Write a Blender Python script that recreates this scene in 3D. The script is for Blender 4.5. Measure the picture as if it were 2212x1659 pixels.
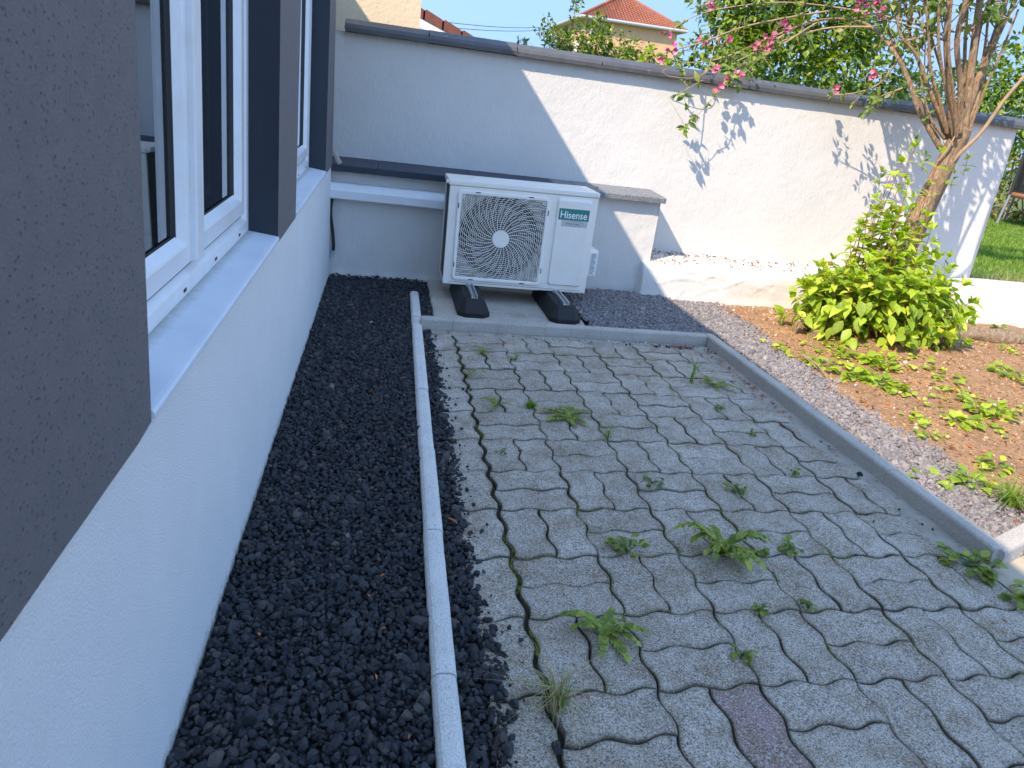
import bpy, bmesh, math, random
import numpy as np
from mathutils import Vector, Matrix, noise

for o in list(bpy.data.objects):
    bpy.data.objects.remove(o, do_unlink=True)
SC = bpy.context.scene
COL = SC.collection
rnd = random.Random(7)
NR = np.random.default_rng(11)

# ------------------------------------------------------------------ camera
PITCH, ROLL, YAW = math.radians(21.2), math.radians(7.14), math.radians(11.66)
FOC, CX, CY = 1534.0, 1106.0, 829.5          # measured on the photograph at 2212 px wide
EYE = Vector((0, 0, 1.05))
_f = Vector((math.sin(YAW)*math.cos(PITCH), math.cos(YAW)*math.cos(PITCH), -math.sin(PITCH)))
_r = Vector((math.cos(YAW), -math.sin(YAW), 0))
_u = _r.cross(_f)
CR = math.cos(ROLL)*_r + math.sin(ROLL)*_u
CU = -math.sin(ROLL)*_r + math.cos(ROLL)*_u
cam_d = bpy.data.cameras.new('camera')
cam = bpy.data.objects.new('camera', cam_d)
COL.objects.link(cam)
cam.matrix_world = Matrix(((CR.x, CU.x, -_f.x, EYE.x), (CR.y, CU.y, -_f.y, EYE.y), (CR.z, CU.z, -_f.z, EYE.z), (0, 0, 0, 1)))
cam_d.sensor_width = 36
cam_d.lens = 36*FOC/2212
cam_d.clip_start = .05
cam_d.clip_end = 3000
cam_d.dof.use_dof = True
cam_d.dof.focus_distance = 2.6
cam_d.dof.aperture_fstop = 16
SC.camera = cam

# ------------------------------------------------------------------ light
SUND = Vector((1, .80, -1.18)).normalized()           # the way the light travels
EL = math.asin(-SUND.z)
AZ = math.atan2(-SUND.x, -SUND.y)
W = bpy.data.worlds.new('World')
SC.world = W
W.use_nodes = True
wn = W.node_tree
sky = wn.nodes.new('ShaderNodeTexSky')
sky.sky_type = 'NISHITA'
sky.sun_disc = False
sky.sun_elevation = EL
sky.sun_rotation = AZ
sky.air_density = 1.0
sky.dust_density = .1
sky.ozone_density = 1.2
_tc = wn.nodes.new('ShaderNodeTexCoord'); _ad = wn.nodes.new('ShaderNodeVectorMath'); _no = wn.nodes.new('ShaderNodeVectorMath')
_ad.operation = 'ADD'; _ad.inputs[1].default_value = (0, 0, 1.2); _no.operation = 'NORMALIZE'
wn.links.new(_tc.outputs['Generated'], _ad.inputs[0]); wn.links.new(_ad.outputs[0], _no.inputs[0]); wn.links.new(_no.outputs[0], sky.inputs[0])
_mu = wn.nodes.new('ShaderNodeVectorMath'); _mu.operation = 'MULTIPLY'; _mu.inputs[1].default_value = (1.02, .985, .91)
wn.links.new(sky.outputs[0], _mu.inputs[0]); wn.links.new(_mu.outputs[0], wn.nodes['Background'].inputs[0])
wn.nodes['Background'].inputs[1].default_value = .15
sun_d = bpy.data.lights.new('sun', 'SUN')
sun_d.energy = 1.6
sun_d.angle = math.radians(.5)
sun_d.color = (1, .84, .65)
sun = bpy.data.objects.new('sun', sun_d)
COL.objects.link(sun)
sun.rotation_euler = SUND.to_track_quat('-Z', 'Y').to_euler()
sun.location = (-5, -5, 8)
SC.view_settings.view_transform = 'Standard'
SC.view_settings.look = 'None'
SC.view_settings.exposure = 2.2
SC.view_settings.gamma = 1

# ------------------------------------------------------------------ helpers
def ray(x, y):
    return CR*((x-CX)/FOC) + CU*(-(y-CY)/FOC) + _f
def P(x, y, Y):                                       # point of a sight line at depth Y
    d = ray(x, y)
    return EYE + d*((Y-EYE.y)/d.y)
def G(x, y, z=0):
    d = ray(x, y)
    return EYE + d*((z-EYE.z)/d.z)

def tag(o, label=None, cat=None, group=None, kind=None):
    if label: o['label'] = label
    if cat: o['category'] = cat
    if group: o['group'] = group
    if kind: o['kind'] = kind
    return o
def empty(name, loc, label, cat, group=None):
    o = bpy.data.objects.new(name, None)
    o.empty_display_size = .1
    o.location = loc
    COL.objects.link(o)
    return tag(o, label, cat, group)
def link(name, me, mats, parent=None, smooth=False):
    if not isinstance(mats, (list, tuple)): mats = [mats]
    for m in mats: me.materials.append(m)
    me.polygons.foreach_set('use_smooth', [bool(smooth)]*len(me.polygons))
    o = bpy.data.objects.new(name, me)
    COL.objects.link(o)
    if parent:
        o.parent = parent
        o.matrix_parent_inverse = Matrix.Translation(-parent.location) if parent.type == 'EMPTY' and parent.rotation_euler.to_quaternion().angle < 1e-6 else Matrix()
    return o
def pyd(name, V, F, mats, parent=None, smooth=False):
    me = bpy.data.meshes.new(name)
    me.from_pydata([tuple(v) for v in V], [], F)
    me.update()
    return link(name, me, mats, parent, smooth)
class B:
    """collects shapes for ONE mesh object"""
    def __init__(s): s.V = []; s.F = []; s.M = []; s.mi = 0
    def add(s, V, F):
        n = len(s.V)
        s.V += [tuple(v) for v in V]
        s.F += [tuple(n+i for i in f) for f in F]
        s.M += [s.mi]*len(F)
        return s
    def box(s, x0, x1, y0, y1, z0, z1, c=0):
        if c <= 0:
            V = [(x, y, z) for z in (z0, z1) for y in (y0, y1) for x in (x0, x1)]
            return s.add(V, [(0, 2, 3, 1), (4, 5, 7, 6), (0, 1, 5, 4), (2, 6, 7, 3), (0, 4, 6, 2), (1, 3, 7, 5)])
        bm = bmesh.new()
        bmesh.ops.create_cube(bm, size=1, matrix=Matrix.Translation(((x0+x1)/2, (y0+y1)/2, (z0+z1)/2)) @ Matrix.Diagonal((x1-x0, y1-y0, z1-z0, 1)))
        bmesh.ops.bevel(bm, geom=bm.edges[:], offset=c, segments=2, affect='EDGES', profile=.6)
        return s.bm(bm)
    def bm(s, bm):
        bm.verts.index_update()
        V = [v.co[:] for v in bm.verts]; F = [tuple(v.index for v in f.verts) for f in bm.faces]
        bm.free()
        return s.add(V, F)
    def prism(s, poly, axis, a, b):                   # polygon in the two other axes, pulled along axis
        n = len(poly); V = []
        for t in (a, b):
            for p, q in poly:
                V.append({'x': (t, p, q), 'y': (p, t, q), 'z': (p, q, t)}[axis])
        F = [tuple(range(n)), tuple(range(2*n-1, n-1, -1))]
        F += [(i, i+n, (i+1) % n+n, (i+1) % n) for i in range(n)]
        return s.add(V, F)
    def tube(s, pts, rad, n=8, cap=True):
        pts = [Vector(p) for p in pts]
        if not isinstance(rad, (list, tuple)): rad = [rad]*len(pts)
        t0 = (pts[1]-pts[0]).normalized()
        up = Vector((0, 0, 1)) if abs(t0.z) < .9 else Vector((1, 0, 0))
        a = t0.cross(up).normalized(); V = []
        for i, p in enumerate(pts):
            t = (pts[min(i+1, len(pts)-1)]-pts[max(i-1, 0)]).normalized()
            a = (a-t*a.dot(t)).normalized(); b = t.cross(a)
            for k in range(n):
                an = 2*math.pi*k/n
                V.append(p+(a*math.cos(an)+b*math.sin(an))*rad[i])
        F = []
        for i in range(len(pts)-1):
            for k in range(n):
                F.append((i*n+k, i*n+(k+1) % n, (i+1)*n+(k+1) % n, (i+1)*n+k))
        if cap:
            F.append(tuple(range(n))[::-1]); F.append(tuple((len(pts)-1)*n+k for k in range(n)))
        return s.add(V, F)
    def disc(s, c, r0, r1, y, n=48, th=.003):         # annulus in the XZ plane facing -Y
        V = []
        for yy in (y, y+th):
            for r in (r0, r1):
                for k in range(n):
                    a = 2*math.pi*k/n
                    V.append((c[0]+r*math.cos(a), yy, c[1]+r*math.sin(a)))
        F = []
        for k in range(n):
            j = (k+1) % n
            F += [(k, j, n+j, n+k), (2*n+k, 3*n+k, 3*n+j, 2*n+j), (n+k, n+j, 3*n+j, 3*n+k), (k, 2*n+k, 2*n+j, j)]
        return s.add(V, F)
    def map(s, f): s.V = [tuple(f(*v)) for v in s.V]; return s
    def build(s, name, mats, parent=None, smooth=False, fix=True):
        me = bpy.data.meshes.new(name)
        me.from_pydata(s.V, [], s.F)
        me.polygons.foreach_set('material_index', s.M)
        if fix:
            bm = bmesh.new(); bm.from_mesh(me)
            bmesh.ops.recalc_face_normals(bm, faces=bm.faces[:])
            bm.to_mesh(me); bm.free()
        me.update()
        return link(name, me, mats, parent, smooth)

# ------------------------------------------------------------------ materials
def newmat(name):
    m = bpy.data.materials.new(name); m.use_nodes = True
    return m, m.node_tree, m.node_tree.nodes['Principled BSDF']
def N(t, k, **kw):
    n = t.nodes.new(k)
    for a, b in kw.items():
        if hasattr(n, a): setattr(n, a, b)
    return n
def coords(t, sc=(1, 1, 1)):
    c = N(t, 'ShaderNodeTexCoord'); m = N(t, 'ShaderNodeMapping')
    m.inputs['Scale'].default_value = sc
    t.links.new(c.outputs['Object'], m.inputs[0])
    return m.outputs[0]
def noise_t(t, vec, scale, detail=4, rough=.6, dist=0):
    n = N(t, 'ShaderNodeTexNoise')
    n.inputs['Scale'].default_value = scale; n.inputs['Detail'].default_value = detail
    n.inputs['Roughness'].default_value = rough; n.inputs['Distortion'].default_value = dist
    t.links.new(vec, n.inputs['Vector'])
    return n.outputs['Fac']
def ramp(t, fac, stops):
    r = N(t, 'ShaderNodeValToRGB'); e = r.color_ramp.elements
    while len(e) < len(stops): e.new(.5)
    for k, (p, c) in enumerate(stops):
        e[k].position = p
        e[k].color = (c if isinstance(c, (tuple, list)) else (c, c, c))[:3]+(1,) if isinstance(c, (tuple, list)) else (c, c, c, 1)
    t.links.new(fac, r.inputs[0])
    return r.outputs[0]
def mix(t, fac, a, b, mode='MIX'):
    n = N(t, 'ShaderNodeMix'); n.data_type = 'RGBA'; n.blend_type = mode
    for s, v in ((0, fac), (6, a), (7, b)):
        if isinstance(v, (int, float)): n.inputs[s].default_value = v
        elif isinstance(v, (tuple, list)): n.inputs[s].default_value = tuple(v)+(1,)
        else: t.links.new(v, n.inputs[s])
    return n.outputs[2]
def bump(t, p, h, strength=.5, dist=.01, prev=None):
    b = N(t, 'ShaderNodeBump')
    b.inputs['Strength'].default_value = strength; b.inputs['Distance'].default_value = dist
    t.links.new(h, b.inputs['Height'])
    if prev is not None: t.links.new(prev, b.inputs['Normal'])
    t.links.new(b.outputs[0], p.inputs['Normal'])
    return b.outputs[0]
def rough_paint(name, col, col2, bscale=90, bdist=.004, bstr=.6, rough=.75, coarse=9, stain=None, grain=None):
    m, t, p = newmat(name); v = coords(t)
    c = mix(t, ramp(t, noise_t(t, v, coarse, 5), [(.35, 0), (.7, 1)]), col, col2)
    if stain:
        c = mix(t, ramp(t, noise_t(t, v, stain[1], 8, .7), [(stain[2], 0), (stain[2]+.12, 1)]), c, stain[0])
    t.links.new(c, p.inputs['Base Color'])
    p.inputs['Roughness'].default_value = rough
    n1 = bump(t, p, noise_t(t, v, bscale, 6, .65, .4), bstr, bdist)
    if grain:
        vo = N(t, 'ShaderNodeTexVoronoi'); vo.inputs['Scale'].default_value = grain[0]
        t.links.new(v, vo.inputs['Vector'])
        n1 = bump(t, p, ramp(t, vo.outputs['Distance'], [(0, 0), (grain[2], 1)]), grain[1], bdist, n1)
    return m
def plain(name, col, rough=.5, metal=0, spec=.5):
    m, t, p = newmat(name)
    p.inputs['Base Color'].default_value = col+(1,)
    p.inputs['Roughness'].default_value = rough; p.inputs['Metallic'].default_value = metal
    p.inputs['Specular IOR Level'].default_value = spec
    return m
def plastic(name, col, rough=.45, dirt=.06):
    m, t, p = newmat(name); v = coords(t)
    d = tuple(c*(1-dirt*3)*f for c, f in zip(col, (1, .96, .88)))
    t.links.new(mix(t, ramp(t, noise_t(t, v, 14, 8, .7), [(.45, 0), (.8, 1)]), col, d), p.inputs['Base Color'])
    p.inputs['Roughness'].default_value = rough
    bump(t, p, noise_t(t, v, 500, 2), .06, .001)
    return m

def stucco(name, col, col2):
    m, t, p = newmat(name); v = coords(t)
    big = ramp(t, noise_t(t, v, 3.5, 6), [(.3, 0), (.75, 1)])
    c = mix(t, big, col, col2)
    t.links.new(c, p.inputs['Base Color'])
    p.inputs['Roughness'].default_value = .85
    p.inputs['Specular IOR Level'].default_value = .25
    # trowelled render: short ridges whose direction drifts over the wall
    vv = coords(t, (1, 1, .45))
    b1 = bump(t, p, noise_t(t, v, 2.2, 4, .5), .25, .02)
    b2 = bump(t, p, noise_t(t, vv, 60, 4, .6, 1.2), .55, .006, b1)
    bump(t, p, noise_t(t, v, 260, 3, .6), .45, .002, b2)
    return m
WHITE = stucco('white_render', (.66, .635, .60), (.61, .59, .56))
WHITE_H = rough_paint('white_fine_render', (.90, .90, .89), (.85, .855, .85), 240, .006, .8, .8, 5)
CHAR = rough_paint('charcoal_render', (.175, .158, .160), (.145, .138, .145), 240, .003, .9, .7, 30, ((.06, .065, .075), 55, .66), (110, .9, .28))
NAVY = rough_paint('navy_reveal', (.010, .016, .028), (.014, .02, .033), 220, .0015, .4, .45, 12)  # reveal sides of the bands, darker and bluer than their fronts
CAPD = rough_paint('dark_coping_paint', (.10, .10, .105), (.075, .076, .082), 200, .0018, .6, .5, 8, ((.19, .19, .19), 22, .6))
LEDG = rough_paint('ledge_paint', (.022, .03, .048), (.035, .043, .062), 60, .006, .5, .5, 8, ((.16, .17, .19), 18, .62))
def grime(m):
    t = m.node_tree; p = t.nodes['Principled BSDF']; c = N(t, 'ShaderNodeTexCoord'); sx = N(t, 'ShaderNodeSeparateXYZ')
    t.links.new(c.outputs['Object'], sx.inputs[0])
    ad = N(t, 'ShaderNodeMath'); ad.operation = 'MULTIPLY_ADD'; ad.inputs[1].default_value = .035; t.links.new(noise_t(t, c.outputs['Object'], 45, 6, .75), ad.inputs[0]); t.links.new(sx.outputs[0], ad.inputs[2])
    f = ramp(t, ad.outputs[0], [(0, .75), (.001, .75), (1, 0)]); r_ = f.node
    mr_ = N(t, 'ShaderNodeMapRange'); mr_.inputs[1].default_value = -.372+.010; mr_.inputs[2].default_value = -.350+.016; t.links.new(ad.outputs[0], mr_.inputs[0]); t.links.new(mr_.outputs[0], r_.inputs[0])
    old = p.inputs['Base Color'].links[0].from_socket
    t.links.new(mix(t, f, old, (.26, .26, .19)), p.inputs['Base Color'])
PVC = plastic('white_pvc', (.80, .815, .835), .3, .03)
GASK = plain('rubber_gasket', (.035, .033, .035), .6)
GAPM = plain('dark_slot', (.02, .02, .022), .7)
SILLM = rough_paint('painted_sill', (.70, .735, .79), (.62, .66, .72), 300, .0012, .4, .55, 7, ((.55, .54, .46), 30, .66))

grime(SILLM)
def splash(m):
    t = m.node_tree; p = t.nodes['Principled BSDF']; c = N(t, 'ShaderNodeTexCoord'); sx = N(t, 'ShaderNodeSeparateXYZ')
    t.links.new(c.outputs['Object'], sx.inputs[0])
    ad = N(t, 'ShaderNodeMath'); ad.operation = 'MULTIPLY_ADD'; ad.inputs[1].default_value = -.16; t.links.new(noise_t(t, c.outputs['Object'], 38, 8, .8), ad.inputs[0]); t.links.new(sx.outputs[2], ad.inputs[2])
    mr_ = N(t, 'ShaderNodeMapRange'); mr_.inputs[1].default_value = -.075; mr_.inputs[2].default_value = -.045; mr_.inputs[3].default_value = .55; mr_.inputs[4].default_value = 0
    t.links.new(ad.outputs[0], mr_.inputs[0])
    old = p.inputs['Base Color'].links[0].from_socket
    t.links.new(mix(t, mr_.outputs[0], old, (.30, .26, .20)), p.inputs['Base Color'])
splash(WHITE_H)
def concrete(name, c1, c2, spk=.5, sc=1, stain=True, rough=.85, chalk=.7):
    m, t, p = newmat(name); v = coords(t)
    c = mix(t, ramp(t, noise_t(t, v, 6*sc, 6), [(.3, 0), (.7, 1)]), c1, c2)
    g = noise_t(t, v, 260*sc, 3, .8)
    c = mix(t, spk, c, ramp(t, g, [(.34, .10), (.47, .45), (.56, .62), (.68, 1.0)]), 'OVERLAY')
    vo = N(t, 'ShaderNodeTexVoronoi'); vo.inputs['Scale'].default_value = 330*sc
    t.links.new(v, vo.inputs['Vector'])
    sep = N(t, 'ShaderNodeSeparateColor'); t.links.new(vo.outputs['Color'], sep.inputs[0])
    c = mix(t, ramp(t, sep.outputs[0], [(.86, 0), (.92, .55)]), c, (.62, .62, .60))
    c = mix(t, ramp(t, sep.outputs[1], [(.90, 0), (.95, .30)]), c, (.10, .10, .10))
    if stain:
        c = mix(t, ramp(t, noise_t(t, v, 11*sc, 7, .7), [(.55, 0), (.72, .45)]), c, (.13, .095, .06))
        c = mix(t, ramp(t, noise_t(t, v, 17*sc, 9, .75, .5), [(chalk, 0), (chalk+.05, .8)]), c, (.62, .63, .64))
    t.links.new(c, p.inputs['Base Color'])
    p.inputs['Roughness'].default_value = rough
    b1 = bump(t, p, g, .55, .0022)
    bump(t, p, noise_t(t, v, 900*sc, 2, .7), .4, .0006, b1)
    return m
KERB = concrete('kerb_concrete', (.48, .43, .37), (.39, .35, .305), .35, 1.2, False)
BORD = concrete('edging_concrete', (.72, .69, .64), (.60, .575, .54), .55, 1.1, False)
SLAB = concrete('slab_concrete', (.50, .44, .37), (.38, .335, .28), .25, .8, True, .9, .62)
MORT = rough_paint('mortar', (.42, .37, .31), (.30, .26, .21), 60, .008, .9, .9, 12, ((.14, .105, .075), 26, .56))

def paver_mat():
    m, t, p = newmat('paving_concrete'); v = coords(t)
    at = N(t, 'ShaderNodeAttribute'); at.attribute_name = 'tint'
    sp = N(t, 'ShaderNodeSeparateColor'); t.links.new(at.outputs['Color'], sp.inputs[0])
    base = mix(t, sp.outputs[0], (.46, .385, .305), (.58, .50, .41))
    base = mix(t, ramp(t, sp.outputs[1], [(.9, 0), (.95, 1)]), base, (.42, .29, .26))
    base = mix(t, ramp(t, noise_t(t, v, 9, 6, .65), [(.42, 0), (.68, .85)]), base, (.30, .215, .135))
    g = noise_t(t, v, 300, 3, .85)
    c = mix(t, .9, base, ramp(t, g, [(.36, .06), (.47, .40), (.55, .60), (.66, 1.0)]), 'OVERLAY')
    c = mix(t, .35, c, ramp(t, noise_t(t, v, 55, 6, .8), [(.3, .35), (.7, 1.0)]), 'MULTIPLY')
    vo = N(t, 'ShaderNodeTexVoronoi'); vo.inputs['Scale'].default_value = 300
    t.links.new(v, vo.inputs['Vector'])
    s2 = N(t, 'ShaderNodeSeparateColor'); t.links.new(vo.outputs['Color'], s2.inputs[0])
    c = mix(t, ramp(t, s2.outputs[0], [(.84, 0), (.9, .7)]), c, (.55, .55, .54))
    c = mix(t, ramp(t, s2.outputs[1], [(.86, 0), (.92, .6)]), c, (.04, .04, .042))
    # lime blots, moss at rims
    c = mix(t, ramp(t, noise_t(t, v, 7, 12, .85, .9), [(.615, 0), (.66, .7)]), c, (.55, .57, .58))
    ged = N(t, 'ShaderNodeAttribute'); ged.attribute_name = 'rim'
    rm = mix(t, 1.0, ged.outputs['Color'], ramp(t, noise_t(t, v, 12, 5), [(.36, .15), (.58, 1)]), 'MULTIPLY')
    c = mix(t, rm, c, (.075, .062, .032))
    t.links.new(c, p.inputs['Base Color'])
    p.inputs['Roughness'].default_value = .9
    b1 = bump(t, p, g, .8, .003)
    bump(t, p, noise_t(t, v, 25, 5, .6), .14, .005, b1)
    return m
PAVER = paver_mat()
SOIL = rough_paint('garden_soil', (.42, .24, .12), (.29, .16, .08), 70, .012, .9, .95, 6, ((.40, .31, .21), 35, .6), (60, .8, .5))
JOINT = rough_paint('joint_sand', (.05, .042, .03), (.035, .03, .022), 200, .004, .8, .95, 20, ((.055, .06, .02), 14, .55))
GRBASE = rough_paint('gravel_bed', (.014, .014, .017), (.02, .02, .023), 80, .01, .8, .95, 12)

def stone_mat(name, stops, bd=.0015):
    m, t, p = newmat(name); v = coords(t)
    g = N(t, 'ShaderNodeNewGeometry')
    c = ramp(t, g.outputs['Random Per Island'], stops)
    c = mix(t, .6, c, ramp(t, noise_t(t, v, 350, 3, .7), [(.3, .25), (.7, .8)]), 'OVERLAY')
    t.links.new(c, p.inputs['Base Color'])
    p.inputs['Roughness'].default_value = .8
    bump(t, p, noise_t(t, v, 420, 3, .7), .8, bd)
    return m
LAVA = stone_mat('black_lava', [(0, (.013, .014, .018)), (.4, (.025, .027, .033)), (.8, (.042, .044, .050)), (.93, (.055, .045, .045)), (.996, (.09, .08, .07)), (1, (.16, .14, .12))])
LAVAG = stone_mat('grey_lava', [(0, (.13, .12, .122)), (.4, (.20, .185, .188)), (.8, (.27, .25, .25)), (.96, (.21, .16, .15)), (1, (.36, .33, .29))])
CHIPS = stone_mat('pale_chips', [(0, (.30, .24, .17)), (.5, (.45, .38, .29)), (1, (.62, .58, .5))])

def leaf_mat(name, stops, trans=.35, rough=.42, bumpy=True):
    m, t, p = newmat(name)
    g = N(t, 'ShaderNodeNewGeometry')
    c = ramp(t, g.outputs['Random Per Island'], stops)
    v = coords(t)
    c = mix(t, .35, c, ramp(t, noise_t(t, v, 90, 3), [(.3, .3), (.7, .75)]), 'OVERLAY')
    t.links.new(c, p.inputs['Base Color'])
    p.inputs['Roughness'].default_value = rough
    p.inputs['Specular IOR Level'].default_value = .4
    tr = N(t, 'ShaderNodeBsdfTranslucent')
    hs = N(t, 'ShaderNodeHueSaturation'); hs.inputs['Value'].default_value = 1.5; hs.inputs['Saturation'].default_value = 1.1
    t.links.new(c, hs.inputs['Color']); t.links.new(hs.outputs[0], tr.inputs[0])
    mx = N(t, 'ShaderNodeMixShader'); mx.inputs[0].default_value = trans
    out = t.nodes['Material Output']
    t.links.new(p.outputs[0], mx.inputs[1]); t.links.new(tr.outputs[0], mx.inputs[2]); t.links.new(mx.outputs[0], out.inputs[0])
    if bumpy: bump(t, p, noise_t(t, v, 160, 3), .25, .004)
    return m
L_SHRUB = leaf_mat('fresh_leaf', [(0, (.20, .30, .025)), (.5, (.36, .48, .045)), (.85, (.50, .60, .06)), (1, (.60, .58, .10))], .4)
L_HEDGE = leaf_mat('hedge_leaf', [(0, (.06, .12, .015)), (.5, (.15, .24, .028)), (.85, (.26, .35, .04)), (1, (.36, .40, .06))], .3)
L_TREE = leaf_mat('arching_branch_leaf', [(0, (.09, .17, .03)), (.5, (.17, .26, .045)), (.9, (.26, .33, .07)), (1, (.30, .25, .10))], .3)
L_DARK = leaf_mat('dark_leaf', [(0, (.03, .07, .015)), (.6, (.06, .12, .02)), (1, (.12, .19, .03))], .25)
L_YEL = leaf_mat('yellow_hedge_leaf', [(0, (.16, .20, .02)), (.6, (.26, .29, .03)), (1, (.36, .37, .06))], .25)
L_BLUE = leaf_mat('grey_green_leaf', [(0, (.09, .16, .09)), (1, (.16, .25, .14))], .2)
L_WEED = leaf_mat('weed_leaf', [(0, (.13, .18, .03)), (.6, (.25, .32, .045)), (1, (.42, .42, .09))], .3)
L_GRASS = leaf_mat('lawn_blade', [(0, (.10, .19, .02)), (.6, (.16, .28, .03)), (1, (.28, .34, .07))], .3, .6, False)
L_DRY = leaf_mat('dry_stalk', [(0, (.30, .22, .11)), (1, (.55, .43, .25))], .15, .7, False)
PETAL = leaf_mat('pink_petal', [(0, (.52, .10, .20)), (.6, (.68, .20, .32)), (1, (.78, .38, .48))], .35, .5, False)
DEADL = leaf_mat('fallen_leaf', [(0, (.12, .045, .02)), (.4, (.36, .10, .035)), (.8, (.52, .19, .06)), (1, (.42, .28, .14))], .2, .7, False)
BARK = rough_paint('bark', (.44, .30, .17), (.26, .165, .095), 55, .02, 1.0, .9, 16, ((.12, .075, .045), 40, .55))
def bark_mat(name, c1, c2, sc):
    m, t, p = newmat(name); v = coords(t, (1, 1, .28))
    n = noise_t(t, v, sc, 8, .75, 1.2)
    c = mix(t, ramp(t, n, [(.38, 0), (.58, 1)]), c2, c1)
    c = mix(t, ramp(t, noise_t(t, coords(t), 30, 5, .7), [(.5, 0), (.7, .5)]), c, (.30, .27, .22))
    t.links.new(c, p.inputs['Base Color']); p.inputs['Roughness'].default_value = .95
    bump(t, p, n, 1.0, .035)
    return m
BARK = bark_mat('bark', (.62, .42, .25), (.22, .13, .07), 60)
TWIG = rough_paint('twig_bark', (.40, .28, .17), (.28, .19, .12), 160, .003, .6, .8, 25)
GREENST = plain('green_stem', (.10, .16, .04), .6)
REDST = plain('red_stem', (.30, .09, .06), .6)

# ------------------------------------------------------------------ setting: ground
def grid_sheet(name, x0, x1, y0, y1, nx, ny, zf, mat, kind='structure', parent=None, smooth=True):
    V = []; F = []
    for j in range(ny+1):
        for i in range(nx+1):
            x = x0+(x1-x0)*i/nx; y = y0+(y1-y0)*j/ny
            V.append((x, y, zf(x, y)))
    for j in range(ny):
        for i in range(nx):
            a = j*(nx+1)+i; F.append((a, a+1, a+nx+2, a+nx+1))
    o = pyd(name, V, F, mat, parent, smooth)
    if kind: o['kind'] = kind
    return o
LAWNB = rough_paint('lawn_earth', (.085, .12, .02), (.12, .16, .03), 8, .02, .6, .95, 3)
pyd('ground', [(-900, -900, -.35), (900, -900, -.35), (900, 900, -.35), (-900, 900, -.35)], [(0, 1, 2, 3)], LAWNB)['kind'] = 'structure'
grid_sheet('lawn', -3, 40, 4.66, 45, 60, 60, lambda x, y: -.09+.02*noise.noise(Vector((x*.5, y*.5, 0))), LAWNB)
grid_sheet('joint_bed', .17, 6, -2.0, 3.31, 4, 4, lambda x, y: -.016, JOINT)
def soil_z(x, y):
    z = .028+.018*noise.noise(Vector((x*2.2, y*2.2, 3)))+.010*noise.noise(Vector((x*9, y*9, 5)))+.005*noise.noise(Vector((x*30, y*30, 1)))
    d = math.hypot(x-2.95, y-3.55)
    z += .06*math.exp(-(d/.45)**2)
    if x < 2.1: z -= .015*min(1, (2.1-x)/.2)
    return z
grid_sheet('garden_soil', 1.755, 6.5, 1.47, 4.22, 260, 160, soil_z, SOIL)
grid_sheet('gravel_bed', -.32, .14, -1.5, 4.26, 10, 60, lambda x, y: -.004, GRBASE)
grid_sheet('gravel_bed', 1.08, 1.9, 3.342, 4.26, 10, 10, lambda x, y: .018, GRBASE)
grid_sheet('gravel_bed', .135, 1.08, 3.342, 4.26, 10, 10, lambda x, y: .004, GRBASE)

# ------------------------------------------------------------------ paving
S = .2266
def warpxy(x, y):
    if x < .82: y -= (.82-x)/.46*(.012+.018*max(0, (y-1.2)/1.8))
    return x, y
def wave_h(x, xn):  return -.0078*math.sin(4*math.pi*(x-xn)/S)
def wave_v(y, yn):  return .0068*math.sin(4*math.pi*(y-yn)/S)
X0, Y0 = .3605, 1.0310
def lx(i): return X0+S*i*.9965
def ly(j): return Y0+(.2253*j)
def edge_h(xa, xb, yl, xn, n=14):
    return [(xa+(xb-xa)*k/n, yl+wave_h(xa+(xb-xa)*k/n, xn)) for k in range(n)]
def edge_v(ya, yb, xl, yn, n=14):
    return [(xl+wave_v(ya+(yb-ya)*k/n, yn), ya+(yb-ya)*k/n) for k in range(n)]
def paver_poly(xa, xb, ya, yb, xn, yn):
    return edge_h(xa, xb, ya, xn)+edge_v(ya, yb, xb, yn)+edge_h(xb, xa, yb, xn)+edge_v(yb, ya, xa, yn)
def inset(poly, d):
    n = len(poly); out = []
    for i in range(n):
        a = Vector(poly[i-1]); b = Vector(poly[i]); c = Vector(poly[(i+1) % n])
        t1 = (b-a).normalized(); t2 = (c-b).normalized()
        n1 = Vector((-t1.y, t1.x)); n2 = Vector((-t2.y, t2.x))
        m = (n1+n2); m = m.normalized() if m.length > 1e-6 else n1
        out.append(tuple(b+m*min(d/max(.35, m.dot(n1)), d*1.8)))
    return out
PV, PF, PT, PR = [], [], [], []
def add_paver(poly, gap, tint, gapside=None):
    cx = sum(p[0] for p in poly)/len(poly); cy = sum(p[1] for p in poly)/len(poly)
    ang = rnd.gauss(0, .004); ox, oy = rnd.gauss(0, .0006), rnd.gauss(0, .0006)
    if gapside: ox += gapside
    tx, ty, dz = rnd.gauss(0, .006), rnd.gauss(0, .006), rnd.gauss(0, .0011)
    base = inset(poly, gap)
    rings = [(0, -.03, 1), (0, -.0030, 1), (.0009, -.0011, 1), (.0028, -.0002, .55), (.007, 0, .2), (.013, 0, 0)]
    n = len(poly); st = len(PV); ca, sa = math.cos(ang), math.sin(ang)
    for d, z, r in rings:
        for (x, y) in (inset(base, d) if d else base):
            x, y = x-cx, y-cy
            x, y = x*ca-y*sa, x*sa+y*ca
            jit = .0006*noise.noise(Vector((x*160, y*160, cx*9)))
            zz = z+dz+tx*x+ty*y+(.0004*noise.noise(Vector(((x+cx)*60, (y+cy)*60, 2))) if z > -.01 else 0)
            wx, wy = warpxy(x+cx+ox+jit, y+cy+oy+jit)
            PV.append((wx, wy, zz)); PR.append(r); PT.append(tint)
    for k in range(len(rings)-1):
        for i in range(n):
            a = st+k*n+i; b = st+k*n+(i+1) % n
            PF.append((a, b, b+n, a+n))
    PF.append(tuple(st+(len(rings)-1)*n+i for i in range(n)))
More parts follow.
